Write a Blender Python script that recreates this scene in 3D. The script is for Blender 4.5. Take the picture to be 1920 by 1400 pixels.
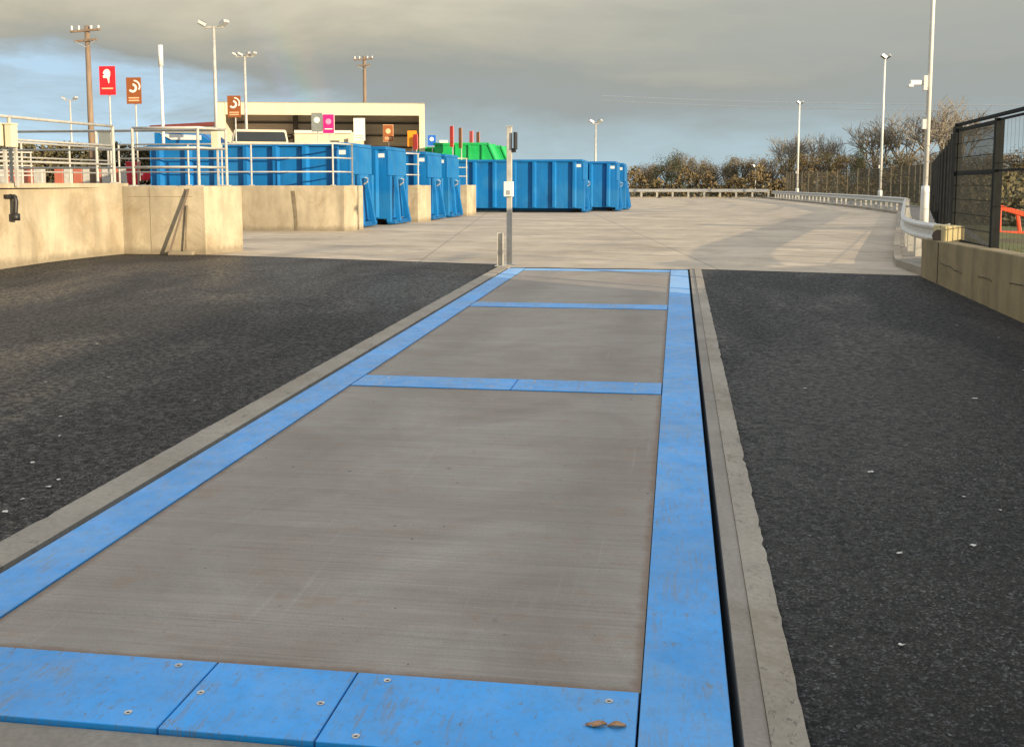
import bpy, math, random
from mathutils import Vector, Matrix
R = math.radians
for o in list(bpy.data.objects): bpy.data.objects.remove(o)
SC = bpy.context.scene
COL = SC.collection
# ------------------------------------------------------------------ camera
YAW = R(8.776); PITCH = R(6.051)
cam = bpy.data.cameras.new("camera"); camo = bpy.data.objects.new("camera", cam); COL.objects.link(camo)
cam.sensor_width = 36; cam.lens = 37.5; cam.shift_y = -143/1920
cam.clip_start = 0.05; cam.clip_end = 3000
camo.location = (0, 0, 1.43); camo.rotation_euler = (R(90)-PITCH, 0, YAW)
SC.camera = camo
# ------------------------------------------------------------------ world and sun
SUN_EL = R(9.3)
LD = Vector((-0.853, 0.521, 0)).normalized()          # horizontal direction the sunlight travels
w = bpy.data.worlds.new("World"); SC.world = w; w.use_nodes = True
N = w.node_tree.nodes; LK = w.node_tree.links; N.clear()
def wn(t, **k):
    n = N.new(t)
    for a, b in k.items(): setattr(n, a, b)
    return n
out = wn('ShaderNodeOutputWorld'); bg = wn('ShaderNodeBackground'); LK.new(bg.outputs[0], out.inputs[0])
sky = wn('ShaderNodeTexSky', sky_type='NISHITA', sun_disc=False)
sky.sun_elevation = SUN_EL
sun_az = math.atan2(-LD.x, -LD.y)                     # clockwise from +Y, towards the sun
sky.sun_rotation = sun_az
sky.dust_density = 1.2; sky.ozone_density = 1.5
tc = wn('ShaderNodeTexCoord'); sep = wn('ShaderNodeSeparateXYZ'); LK.new(tc.outputs['Generated'], sep.inputs[0])
def mth(op, a, b=None, c=None):
    n = wn('ShaderNodeMath', operation=op)
    for i, v in enumerate((a, b, c)):
        if v is None: continue
        if isinstance(v, (int, float)): n.inputs[i].default_value = v
        else: LK.new(v, n.inputs[i])
    return n.outputs[0]
def wnoise(scale, sx, sy, sz, det=6, rough=.55, dist=0., loc=(0,0,0)):
    mp = wn('ShaderNodeMapping'); mp.inputs['Scale'].default_value = (sx, sy, sz); mp.inputs['Location'].default_value = loc
    LK.new(tc.outputs['Generated'], mp.inputs[0])
    n = wn('ShaderNodeTexNoise'); n.inputs['Scale'].default_value = scale; n.inputs['Detail'].default_value = det
    n.inputs['Roughness'].default_value = rough; n.inputs['Distortion'].default_value = dist
    LK.new(mp.outputs[0], n.inputs['Vector']); return n.outputs['Fac']
def wramp(fac, stops):
    r = wn('ShaderNodeValToRGB'); LK.new(fac, r.inputs[0]); e = r.color_ramp.elements
    while len(e) < len(stops): e.new(.5)
    for k, (p, c) in zip(e, stops): k.position = p; k.color = (*c, 1) if isinstance(c, tuple) else (c, c, c, 1)
    return r.outputs[0]
EXPO = 0.86
n1 = wnoise(1.0, 3.5, 3.5, 15, 7, .55, .5); n2 = wnoise(1.0, 10, 10, 30, 6, .6, .3, (3, 1, 2)); n3 = wnoise(1.0, 2, 2, 6, 3, .5, 0, (7, 2, 0))
z = sep.outputs['Z']
zz = mth('ADD', z, mth('MULTIPLY', mth('SUBTRACT', n1, .5), .11))
zz = mth('ADD', zz, mth('MULTIPLY', mth('SUBTRACT', n2, .5), .055))
cloud = wramp(zz, [(0.0, (.235, .310, .345)), (.035, (.205, .258, .275)), (.075, (.170, .188, .186)), (.105, (.172, .180, .166)),
                   (.14, (.245, .232, .185)), (.18, (.33, .305, .235)), (.30, (.36, .35, .31)), (.55, (.43, .445, .47)), (1.0, (.52, .555, .61))])
gf = mth('MULTIPLY', wramp(mth('ADD', sep.outputs['X'], .5), [(.2, 0.0), (.6, .75)]), wramp(z, [(.06, 0.0), (.12, 1.0), (.2, 1.0), (.35, 0.0)]))
gm_ = wn('ShaderNodeMix', data_type='RGBA'); LK.new(gf, gm_.inputs[0]); LK.new(cloud, gm_.inputs[6]); gm_.inputs[7].default_value = (.192, .205, .193, 1); cloud = gm_.outputs[2]
# clear air low on the left of the view, under the cloud deck
top = mth('ADD', mth('MULTIPLY', sep.outputs['X'], -0.18), 0.022)
hole = mth('SUBTRACT', top, mth('ADD', zz, mth('MULTIPLY', mth('SUBTRACT', n3, .5), .05)))
holef = mth('MULTIPLY', wramp(hole, [(0.0, 0.0), (.028, 1.0)]), wramp(mth('MULTIPLY', sep.outputs['X'], -1.0), [(.17, 0.0), (.45, .92)]))
wisp = wramp(wnoise(1.0, 5, 5, 26, 6, .65, .6, (1, 5, 2)), [(.45, 1.0), (.66, .35)])
holef = mth('MULTIPLY', holef, wisp)
sv = wn('ShaderNodeVectorMath', operation='ADD'); LK.new(tc.outputs['Generated'], sv.inputs[0]); sv.inputs[1].default_value = (0, 0, .22)
sn = wn('ShaderNodeVectorMath', operation='NORMALIZE'); LK.new(sv.outputs[0], sn.inputs[0]); LK.new(sn.outputs[0], sky.inputs[0])
skyb = wn('ShaderNodeVectorMath', operation='SCALE'); LK.new(sky.outputs[0], skyb.inputs[0]); skyb.inputs[3].default_value = 0.13
mix = wn('ShaderNodeMix', data_type='RGBA'); LK.new(holef, mix.inputs[0]); LK.new(cloud, mix.inputs[6]); pale = wn('ShaderNodeMix', data_type='RGBA'); pale.inputs[0].default_value = .42; LK.new(skyb.outputs[0], pale.inputs[6]); pale.inputs[7].default_value = (.30, .36, .38, 1); LK.new(pale.outputs[2], mix.inputs[7])
# faint primary rainbow, 42 degrees round the antisolar point
anti = Vector((LD.x*math.cos(SUN_EL), LD.y*math.cos(SUN_EL), -math.sin(SUN_EL)))
dp = wn('ShaderNodeVectorMath', operation='DOT_PRODUCT'); LK.new(tc.outputs['Generated'], dp.inputs[0]); dp.inputs[1].default_value = anti
ang = mth('MULTIPLY', mth('ARCCOSINE', dp.outputs['Value']), 57.2958)
t_ = mth('DIVIDE', mth('SUBTRACT', ang, 39.8), 3.0)
bow = wramp(t_, [(0, (0, 0, 0)), (.2, (.02, .015, .04)), (.4, (.005, .03, .03)), (.55, (.02, .035, .005)), (.75, (.045, .02, .01)), (1, (0, 0, 0))])
bowm = wn('ShaderNodeVectorMath', operation='SCALE'); LK.new(bow, bowm.inputs[0]); LK.new(wramp(z, [(0.03, 0.0), (.07, .8), (.16, .15)]), bowm.inputs[3])
add = wn('ShaderNodeVectorMath', operation='ADD'); LK.new(mix.outputs[2], add.inputs[0]); LK.new(bowm.outputs[0], add.inputs[1])
LK.new(add.outputs[0], bg.inputs[0]); bg.inputs[1].default_value = 1.14
sun = bpy.data.lights.new("sun", 'SUN'); sun.energy = 5.0; sun.angle = R(0.5); sun.color = (1, .80, .54)
suno = bpy.data.objects.new("sun", sun); COL.objects.link(suno)
suno.rotation_euler = (-anti).to_track_quat('Z', 'Y').to_euler(); suno.location = (30, -20, 20)
SC.view_settings.view_transform = 'Standard'; SC.view_settings.look = 'None'
SC.view_settings.exposure = EXPO; SC.view_settings.gamma = 1
SC.cycles.max_bounces = 6; SC.cycles.diffuse_bounces = 3; SC.cycles.glossy_bounces = 3

# ------------------------------------------------------------------ helpers
class MB:
    def __init__(s): s.v = []; s.f = []
    def add(s, vs, fs):
        b = len(s.v); s.v += [tuple(v) for v in vs]; s.f += [tuple(i+b for i in f) for f in fs]; return s
    def box(s, x0, x1, y0, y1, z0, z1):
        return s.add([(x0,y0,z0),(x1,y0,z0),(x1,y1,z0),(x0,y1,z0),(x0,y0,z1),(x1,y0,z1),(x1,y1,z1),(x0,y1,z1)],
                     [(0,3,2,1),(4,5,6,7),(0,1,5,4),(1,2,6,5),(2,3,7,6),(3,0,4,7)])
    def beam(s, a, b, w, h=None, up=(0,0,1)):
        a = Vector(a); b = Vector(b); h = h or w; d = (b-a).normalized(); up = Vector(up)
        if abs(d.dot(up)) > .99: up = Vector((1,0,0))
        r = d.cross(up).normalized()*w/2; u = r.cross(d).normalized()*h/2
        return s.add([a-r-u,a+r-u,a+r+u,a-r+u,b-r-u,b+r-u,b+r+u,b-r+u], [(0,1,2,3),(4,7,6,5),(0,4,5,1),(1,5,6,2),(2,6,7,3),(3,7,4,0)])
    def tube(s, pts, r, n=8, r2=None):
        pts = [Vector(p) for p in pts]; rings = []
        for i, p in enumerate(pts):
            d = (pts[min(i+1,len(pts)-1)]-pts[max(i-1,0)]).normalized()
            up = Vector((0,0,1)) if abs(d.z) < .95 else Vector((1,0,0))
            a = d.cross(up).normalized(); b = a.cross(d)
            rr = r if r2 is None else r+(r2-r)*i/(len(pts)-1)
            rings.append([p+(a*math.cos(2*math.pi*k/n)+b*math.sin(2*math.pi*k/n))*rr for k in range(n)])
        vs = [v for g_ in rings for v in g_]; fs = []
        for i in range(len(pts)-1):
            for k in range(n):
                fs.append((i*n+k, i*n+(k+1)%n, (i+1)*n+(k+1)%n, (i+1)*n+k))
        fs.append(tuple(range(n))); fs.append(tuple((len(pts)-1)*n+k for k in reversed(range(n))))
        return s.add(vs, fs)
    def prism(s, poly, d0, d1, axis='y'):
        n = len(poly)
        def q(p, d):
            return {'y': (p[0], d, p[1]), 'x': (d, p[0], p[1]), 'z': (p[0], p[1], d)}[axis]
        return s.add([q(p, d0) for p in poly]+[q(p, d1) for p in poly],
                     [tuple(range(n)), tuple(reversed(range(n, 2*n)))]+[(i, i+n, (i+1)%n+n, (i+1)%n) for i in range(n)])
    def build(s, name, m, parent=None, bevel=0, smooth=False, loc=None):
        me = bpy.data.meshes.new(name); me.from_pydata([tuple(v) for v in s.v], [], s.f)
        import bmesh
        bm = bmesh.new(); bm.from_mesh(me); bmesh.ops.recalc_face_normals(bm, faces=bm.faces); bm.to_mesh(me); bm.free()
        me.materials.append(m); o = bpy.data.objects.new(name, me); COL.objects.link(o)
        if parent: o.parent = parent
        if loc: o.location = loc
        if smooth:
            for p in me.polygons: p.use_smooth = len(p.vertices) == 4
        if bevel:
            b = o.modifiers.new('bevel', 'BEVEL'); b.width = bevel; b.segments = 2; b.limit_method = 'ANGLE'
        return o
def tag(o, label, cat, group=None):
    o['label'] = label; o['category'] = cat
    if group: o['group'] = group
    return o
def thing(name, label, cat, loc=(0,0,0), rz=0, group=None):
    o = bpy.data.objects.new(name, None); COL.objects.link(o); o.location = loc; o.rotation_euler = (0,0,rz)
    o.empty_display_size = .2
    return tag(o, label, cat, group)
def struct(o): o['kind'] = 'structure'; return o
def dup(root, loc, rz=None, label=None, group=None, scale=None):
    kids = {}
    for o in bpy.data.objects:
        if o.parent: kids.setdefault(o.parent, []).append(o)
    def cp(o, par):
        c = o.copy(); COL.objects.link(c); c.parent = par
        for k in kids.get(o, []): cp(k, c)
        return c
    r = cp(root, None); r.location = loc
    if rz is not None: r.rotation_euler = (0,0,rz)
    if scale: r.scale = scale if isinstance(scale, tuple) else (scale,)*3
    if label: r['label'] = label
    if group: r['group'] = group
    return r

# ------------------------------------------------------------------ materials
class NT:
    def __init__(s, name):
        s.m = bpy.data.materials.new(name); s.m.use_nodes = True; s.t = s.m.node_tree; s.b = s.t.nodes['Principled BSDF']
        s.tc = s.t.nodes.new('ShaderNodeTexCoord')
    def L(s, a, b): s.t.links.new(a, b)
    def noise(s, scale, sv=(1,1,1), det=4, rough=.55, dist=0, loc=(0,0,0), rot=(0,0,0)):
        mp = s.t.nodes.new('ShaderNodeMapping'); mp.inputs['Scale'].default_value = sv; mp.inputs['Location'].default_value = loc; mp.inputs['Rotation'].default_value = rot
        s.L(s.tc.outputs['Object'], mp.inputs[0])
        n = s.t.nodes.new('ShaderNodeTexNoise'); n.inputs['Scale'].default_value = scale; n.inputs['Detail'].default_value = det
        n.inputs['Roughness'].default_value = rough; n.inputs['Distortion'].default_value = dist; s.L(mp.outputs[0], n.inputs['Vector'])
        return n.outputs['Fac']
    def vor(s, scale, out='Color'):
        n = s.t.nodes.new('ShaderNodeTexVoronoi'); n.inputs['Scale'].default_value = scale; s.L(s.tc.outputs['Object'], n.inputs['Vector']); return n.outputs[out]
    def ramp(s, fac, stops, interp='LINEAR'):
        r = s.t.nodes.new('ShaderNodeValToRGB'); s.L(fac, r.inputs[0]); e = r.color_ramp.elements; r.color_ramp.interpolation = interp
        while len(e) < len(stops): e.new(.5)
        for k, (p, c) in zip(e, stops): k.position = p; k.color = (*c, 1) if isinstance(c, tuple) else (c, c, c, 1)
        return r.outputs[0]
    def math(s, op, a, b=None):
        n = s.t.nodes.new('ShaderNodeMath'); n.operation = op
        for i, v in enumerate((a, b)):
            if v is None: continue
            if isinstance(v, (int, float)): n.inputs[i].default_value = v
            else: s.L(v, n.inputs[i])
        return n.outputs[0]
    def mix(s, fac, a, b, mode='MIX'):
        n = s.t.nodes.new('ShaderNodeMix'); n.data_type = 'RGBA'; n.blend_type = mode
        for i, v in ((0, fac), (6, a), (7, b)):
            if isinstance(v, tuple): n.inputs[i].default_value = (*v, 1)
            elif isinstance(v, (int, float)): n.inputs[i].default_value = v if i == 0 else (v, v, v, 1)
            else: s.L(v, n.inputs[i])
        return n.outputs[2]
    def col(s, c): s.L(c, s.b.inputs['Base Color'])
    def rough(s, r):
        if isinstance(r, (int, float)): s.b.inputs['Roughness'].default_value = r
        else: s.L(r, s.b.inputs['Roughness'])
    def bump(s, h, strength=.3, dist=.01):
        n = s.t.nodes.new('ShaderNodeBump'); n.inputs['Strength'].default_value = strength; n.inputs['Distance'].default_value = dist
        s.L(h, n.inputs['Height']); s.L(n.outputs[0], s.b.inputs['Normal'])
def M(name, c, r=.6, metal=0, var=.12, sc=3, bump=0, spec=.5, sv=(1,1,1)):
    t = NT(name); n = t.noise(sc, sv, 5, .6)
    lo = tuple(x*(1-var) for x in c); hi = tuple(min(1, x*(1+var)) for x in c)
    t.col(t.ramp(n, [(.3, lo), (.7, hi)])); t.rough(r); t.b.inputs['Metallic'].default_value = metal
    t.b.inputs['Specular IOR Level'].default_value = spec
    if bump: t.bump(t.noise(sc*12, sv, 3), bump, .01)
    return t.m
def concrete(name, c, var=.14, streak=None, bump=.25, joint=None, fine=60, rough=.8, stain=(.5,.42,.3), damt=.25):
    t = NT(name)
    big = t.noise(.35, (1,1,1), 5, .6, .4); mid = t.noise(2.2, (1,1,1), 6, .65); fi = t.noise(fine, (1,1,1), 2, .6)
    base = t.ramp(big, [(.3, tuple(x*(1-var) for x in c)), (.7, tuple(x*(1+var) for x in c))])
    base = t.mix(.6, base, t.ramp(mid, [(.3, .78), (.72, 1.16)]), 'MULTIPLY')
    base = t.mix(.5, base, t.ramp(fi, [(.3, .75), (.7, 1.2)]), 'MULTIPLY')
    if streak:
        st = t.noise(streak[3], streak[:3], 5, .6)
        base = t.mix(streak[4], base, t.ramp(st, [(.25, .6), (.5, 1.0), (.75, 1.3)]), 'MULTIPLY')
    dm = t.ramp(t.noise(.8, (1,1,1), 6, .7, .8, (5,3,1)), [(.49, 0.0), (.68, damt)])
    base = t.mix(dm, base, tuple(c[i]*stain[i] for i in range(3)))
    t.col(base); t.rough(rough)
    t.bump(t.math('ADD', fi, mid), bump, .004)
    return t
def asphalt(name, c=.05):
    t = NT(name)
    g1 = t.vor(105); g2 = t.noise(60, (1,1,1), 3, .8)
    r_ = t.t.nodes.new('ShaderNodeRGBToBW'); t.L(g1, r_.inputs[0])
    v = t.ramp(r_.outputs[0], [(.2, .05), (.5, .40), (.66, 1.3), (.82, 3.4), (1, 4.8)])
    base = t.mix(.8, t.ramp(t.noise(.28, (1,.5,1), 5, .6, .6), [(.40, (c*.72, c*.72, c*.74)), (.60, (c*1.32, c*1.28, c*1.22))]), t.ramp(t.noise(1, (2.2,.12,1), 4, .6, .2, (1,0,0)), [(.38, .82), (.62, 1.14)]), 'MULTIPLY')  # broad patches paint lit and darker bands into the colour, besides tyre streaks
    base = t.mix(1.0, base, v, 'MULTIPLY')
    base = t.mix(.9, base, t.ramp(g2, [(.40, .15), (.60, 1.9)]), 'MULTIPLY')
    base = t.mix(.6, base, t.ramp(t.noise(24, (1,1,1), 3, .75, 0, (5,5,5)), [(.40, .4), (.60, 1.65)]), 'MULTIPLY')
    base = t.mix(.35, base, t.ramp(t.noise(6, (1,1,1), 3, .7, 0, (2,5,5)), [(.38, .5), (.62, 1.55)]), 'MULTIPLY')
    sp = t.ramp(t.noise(40, (1,1,1), 1, .5, 0, (9,9,9)), [(.77, 0.0), (.80, 1.0)])
    base = t.mix(t.math('MULTIPLY', sp, .35), base, (.30, .29, .27))
    t.col(base); t.rough(t.math('SUBTRACT', t.ramp(t.noise(20, (1,1,1), 4, .7, 0, (2,2,2)), [(.42, .5), (.58, .85)]), t.ramp(t.noise(.45, (1,.35,1), 4, .6, .5, (2,2,2)), [(.42, .22), (.58, 0.0)])))
    t.b.inputs['Specular IOR Level'].default_value = .30
    t.bump(t.math('ADD', r_.outputs[0], t.math('MULTIPLY', g2, 1.5)), 1.0, .014)
    return t.m
m_asph = asphalt('asphalt_mat', .020)
m_yard = None
def yard_mat():
    t = concrete('yard_concrete', (.425, .352, .255), .24, (.3, .7, 1, 1.0, .6), .2, rough=.7, damt=.45)
    # sawn joints between slabs: dark thin lines every 6 m / 5 m
    base = t.b.inputs['Base Color'].links[0].from_socket
    sx = t.t.nodes.new('ShaderNodeSeparateXYZ'); mp = t.t.nodes.new('ShaderNodeMapping'); mp.inputs['Rotation'].default_value = (0,0,R(-8))
    t.L(t.tc.outputs['Object'], mp.inputs[0]); t.L(mp.outputs[0], sx.inputs[0])
    lines = None
    for out_, per, off in (('X', 5.2, 1.2), ('Y', 9.0, 2.0)):
        f = t.math('FRACT', t.math('DIVIDE', t.math('ADD', sx.outputs[out_], 500+off), per))
        l = t.math('LESS_THAN', f, .05/per)
        lines = l if lines is None else t.math('MAXIMUM', lines, l)
    t.col(t.mix(t.math('MULTIPLY', lines, .4), base, (.10, .09, .075)))
    return t.m
m_yard = yard_mat()
def deck_mat():
    t = NT('brushed_deck_concrete')
    st = t.noise(1, (1.3, 75, 1), 7, .8, .12); st2 = t.noise(1, (.35, 7, 1), 4, .6, .2, (3,0,0)); big = t.noise(.9, (1,1,1), 6, .65, .8)
    base = t.ramp(big, [(.36, (.222, .188, .150)), (.66, (.285, .258, .218))])
    base = t.mix(.9, base, t.ramp(st, [(.3, .70), (.5, 1.0), (.7, 1.28)]), 'MULTIPLY')
    base = t.mix(.6, base, t.ramp(st2, [(.3, .88), (.7, 1.1)]), 'MULTIPLY')
    sxx = t.t.nodes.new('ShaderNodeSeparateXYZ'); t.L(t.tc.outputs['Object'], sxx.inputs[0])
    wp = t.math('MINIMUM', t.math('ABSOLUTE', t.math('ADD', sxx.outputs['X'], .45)), t.math('ABSOLUTE', t.math('ADD', sxx.outputs['X'], 2.1)))
    wp = t.math('ADD', wp, t.math('MULTIPLY', t.noise(1.5, (1,.3,1), 5, .7, .5), .5))
    base = t.mix(t.ramp(wp, [(.30, .28), (.62, 0.0)]), base, (.15, .13, .108))
    # light tyre scuffs along the travel direction
    sc_ = t.noise(1, (28, .9, 1), 3, .6, .5, (1,4,0), (0,0,R(14))); m1 = t.ramp(sc_, [(.60, 0.0), (.70, .16)])
    m2 = t.ramp(t.noise(.9, (1,1,1), 3, .5, 0, (8,1,0)), [(.5, 0.0), (.62, 1.0)])
    base = t.mix(t.math('MULTIPLY', m1, m2), base, (.42, .40, .36))
    fi = t.noise(160, (1,1,1), 2, .6); base = t.mix(.5, base, t.ramp(fi, [(.3, .72), (.7, 1.25)]), 'MULTIPLY')
    rust = t.ramp(t.noise(6, (1,1,1), 4, .7), [(.56, 0.0), (.72, .3)]); base = t.mix(rust, base, (.24, .13, .06))
    sx = t.t.nodes.new('ShaderNodeSeparateXYZ'); t.L(t.tc.outputs['Object'], sx.inputs[0])
    dist = None
    for ax, v in (('X', -.0935), ('X', -2.525), ('Y', 3.352), ('Y', 7.985), ('Y', 8.42), ('Y', 12.845), ('Y', 13.285), ('Y', 17.55)):
        a = t.math('ABSOLUTE', t.math('SUBTRACT', sx.outputs[ax], v)); dist = a if dist is None else t.math('MINIMUM', dist, a)
    e = t.math('SUBTRACT', t.math('MULTIPLY', t.noise(9, (1,1,1), 5, .75, .3, (2,6,1)), .075), dist)
    base = t.mix(t.ramp(e, [(0.0, 0.0), (.03, .65)]), base, (.15, .088, .048))
    sc2 = t.ramp(t.noise(1, (9, 9, 1), 5, .8, .2, (3,3,0)), [(.64, 0.0), (.70, .5)]); base = t.mix(sc2, base, (.10, .08, .06))
    pit = t.ramp(t.noise(24, (1,1,1), 1, .5, 0, (4,4,4)), [(.78, 0.0), (.80, .9)]); base = t.mix(pit, base, (.04, .035, .03))
    t.col(base); t.rough(.72); t.bump(st, .5, .004); return t.m
m_deck = deck_mat()
def blue_mat(name, c, dirt=.55, rough=.4):
    t = NT(name)
    base = t.ramp(t.noise(1.2, (1,1,1), 5, .6), [(.38, tuple(x*.85 for x in c)), (.62, tuple(min(1,x*1.1) for x in c))])
    d1 = t.ramp(t.noise(1, (42, 3.5, 1), 5, .7, 1.5, (0,0,0), (0,0,R(28))), [(.50, 0.0), (.60, dirt)])
    m1 = t.ramp(t.noise(2.4, (1,1,1), 5, .65, .6, (4,4,0)), [(.46, 0.0), (.58, 1.0)])
    base = t.mix(t.math('MULTIPLY', d1, m1), base, (.15, .15, .14))
    d1 = t.ramp(t.noise(1, (48, 3.0, 1), 5, .7, 1.2, (5,0,0), (0,0,R(-35))), [(.53, 0.0), (.60, dirt)])
    m1 = t.ramp(t.noise(2.0, (1,1,1), 5, .65, .6, (1,9,0)), [(.52, 0.0), (.62, 1.0)])
    base = t.mix(t.math('MULTIPLY', d1, m1), base, (.15, .15, .14))
    d2 = t.ramp(t.noise(26, (1,1.0,1), 6, .8), [(.50, 0.0), (.66, dirt*.8)])
    base = t.mix(d2, base, (.04, .16, .30))
    d4 = t.ramp(t.noise(45, (1,.35,1), 4, .75, .5), [(.60, 0.0), (.65, .75)]); base = t.mix(d4, base, (.10, .13, .15))
    d3 = t.ramp(t.noise(1.3, (1,1,1), 6, .7, .6, (9,2,0)), [(.50, 0.0), (.70, .35)]); base = t.mix(d3, base, (.16, .32, .48))
    ch = t.ramp(t.noise(9, (1.5,.5,1), 6, .85, 1.0, (7,7,0)), [(.645, 0.0), (.665, .85)]); base = t.mix(ch, base, (.10, .075, .055))
    t.col(base); t.rough(t.ramp(t.noise(7, (1,1,1), 5, .7), [(.35, rough-.14), (.65, rough+.12)]))
    t.b.inputs['Sheen Weight'].default_value = .13; t.b.inputs['Sheen Roughness'].default_value = .55; t.b.inputs['Sheen Tint'].default_value = (.75,.88,1,1)
    t.bump(t.noise(90, (1,1,1), 4, .75), .35, .003); return t.m
m_blue = blue_mat('blue_painted_steel', (.004, .275, .69))
m_wall = concrete('wall_concrete', (.365, .315, .222), .24, (3.0, 3.0, .6, 1, .7), .3, damt=.55).m
def footgrime(m, z0=.16, dk=(.13,.11,.075)):
    nt = m.node_tree; b = nt.nodes['Principled BSDF']; base = b.inputs['Base Color'].links[0].from_socket
    t = NT.__new__(NT); t.m = m; t.t = nt; t.b = b; t.tc = [n for n in nt.nodes if n.type == 'TEX_COORD'][0]
    sx = nt.nodes.new('ShaderNodeSeparateXYZ'); t.L(t.tc.outputs['Object'], sx.inputs[0])
    e = t.math('SUBTRACT', t.math('MULTIPLY', t.noise(5, (1,1,.6), 6, .75, .3, (1,1,1)), z0*2.2), sx.outputs['Z'])
    t.col(t.mix(t.ramp(e, [(0.0, 0.0), (.12, .6)]), base, dk)); return m
footgrime(m_wall)
m_wall_r = concrete('weathered_wall_concrete', (.26, .205, .105), .25, (1.6, 2.6, .3, 1, .75), .3, stain=(.4,.42,.4), damt=.6).m
m_kerb = concrete('kerb_concrete', (.30, .275, .235), .15, None, .5, fine=45, damt=.4).m
def pitted(t, sc=16, dk=(.07,.06,.045)):
    base = t.b.inputs['Base Color'].links[0].from_socket
    p1 = t.ramp(t.noise(sc, (1.6,.8,1), 5, .8, .8, (3,1,7)), [(.55, 0.0), (.64, .85)])
    m1 = t.ramp(t.noise(1.6, (1,1,1), 3, .6, 0, (1,2,3)), [(.42, 0.15), (.6, 1.0)])
    t.col(t.mix(t.math('MULTIPLY', p1, m1), base, dk)); return t.m
m_kerb = pitted(concrete('kerb_rough_concrete', (.30, .265, .21), .2, None, .9, fine=38, damt=.5))
m_kerb2 = concrete('kerb_smooth_concrete', (.25, .225, .185), .15, (6, .8, 1, 1, .5), .3, damt=.4).m
m_galv = M('galvanised_steel', (.52, .52, .50), .42, .55, .2, 9)
m_galvp = M('galvanised_rail', (.43, .42, .38), .5, .2, .18, 7)
m_white = M('white_paint', (.62, .62, .59), .45, 0, .05, 4)
m_cream = M('cream_cladding', (.58, .52, .37), .6, 0, .06, 2)
m_dkclad = M('dark_cladding', (.085, .075, .065), .7, 0, .3, 1.5)
m_brown_clad = M('brown_cladding', (.20, .165, .13), .7, 0, .2, 1.2)
m_black = M('black_plastic', (.015, .015, .016), .5, 0, .2, 10)
m_fence = M('fence_coating', (.016, .018, .018), .75, 0, .25, 8, spec=.12)
m_fencef = M('far_fence_mesh', (.13, .115, .085), .8, 0, .2, 3, spec=.1)  # lighter, browner tone for the far fence run
def cont_mat(name, c):
    t = NT(name); base = t.ramp(t.noise(.8, (1,1,.5), 5, .6), [(.3, tuple(x*.8 for x in c)), (.7, tuple(x*1.1 for x in c))])
    fd = t.ramp(t.noise(.6, (1,1,1), 4, .6, .3, (4,2,8)), [(.48, 0.0), (.62, .4)]); base = t.mix(fd, base, (.03, .19, .40) if c[2] > .2 else (.05, .42, .16))
    d = t.ramp(t.noise(1, (5, 5, .8), 5, .7, .3), [(.52, 0.0), (.7, .45)]); base = t.mix(d, base, tuple(x*.45+.01 for x in c))
    t.col(base); t.rough(.5); t.b.inputs['Specular IOR Level'].default_value = .35; t.bump(t.noise(4, (1,1,1), 3), .15, .02); return t.m
m_cblue = cont_mat('container_blue_paint', (.001, .128, .37))
m_cdark = cont_mat('container_dark_blue', (.001, .09, .27))  # darker blue for the underframe and sill
m_cgreen = cont_mat('container_green_paint', (.008, .42, .10))
m_wood = M('weathered_pole_wood', (.20, .145, .10), .85, 0, .3, 2, .4, sv=(6,6,.6))
m_red = M('red_sign_face', (.75, .012, .02), .45, 0, .04)
m_brown = M('brown_sign_face', (.25, .075, .018), .45, 0, .06)
m_pink = M('pink_sign_face', (.75, .01, .17), .45, 0, .04)
m_grey = M('grey_sign_face', (.19, .21, .20), .5, 0, .08)
m_orange = M('orange_sign_face', (.80, .27, .01), .45, 0, .05)
m_bsign = M('blue_sign_face', (.01, .12, .55), .45, 0, .05)
m_wsign = M('white_sign_face', (.78, .76, .66), .5, 0, .04)
m_peach = M('peach_sign_print', (.72, .42, .24), .5, 0, .05)
m_glass = M('dark_window_glass', (.03, .035, .04), .12, 0, .1)
m_tyre = M('tyre_rubber', (.02, .02, .02), .8)
m_machine = M('red_machine_paint', (.60, .07, .015), .45, 0, .15)
m_maroon = M('maroon_trim', (.14, .03, .025), .6)
m_roofgrey = M('grey_roof_sheet', (.24, .25, .235), .6, 0, .1, 1)
m_leafd = M('dry_leaf', (.38, .22, .11), .8, 0, .3, 30)
m_leafw = M('pale_leaf', (.60, .57, .50), .7, 0, .2, 30)
m_orangeplast = M('orange_barrier_plastic', (.34, .10, .06), .5, 0, .1)
def leafmat(name, cs, sc=.5):
    t = NT(name); n = t.noise(sc, (1,1,1), 3, .6); f = t.noise(4, (1,1,1), 2, .7)
    b = t.ramp(n, [(.3+.4*i/(len(cs)-1), c) for i, c in enumerate(cs)])
    t.col(t.mix(.7, b, t.ramp(f, [(.3, .55), (.7, 1.45)]), 'MULTIPLY')); t.rough(.8); t.b.inputs['Specular IOR Level'].default_value = .2
    return t.m
m_grass = leafmat('rough_grass', [(.06, .055, .026), (.105, .085, .042), (.10, .115, .035), (.17, .13, .075)], .5)
m_field = leafmat('field_grass', [(.06, .058, .028), (.09, .085, .04), (.12, .10, .055)], .08)

# ------------------------------------------------------------------ ground
SL = 0.01561; YB = 18.0
def g(y): return -SL*max(0, YB-y)
def sheet(name, polys, m, dz, kind=True):
    """polygons in plan, dropped on the ground surface"""
    b = MB()
    for poly in polys:
        b.add([(x, y, g(y)+dz) for x, y in poly], [tuple(range(len(poly)))])
    o = b.build(name, m)
    for p in o.data.polygons:
        if p.normal.z < 0: p.flip()
    return struct(o) if kind else o
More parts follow.
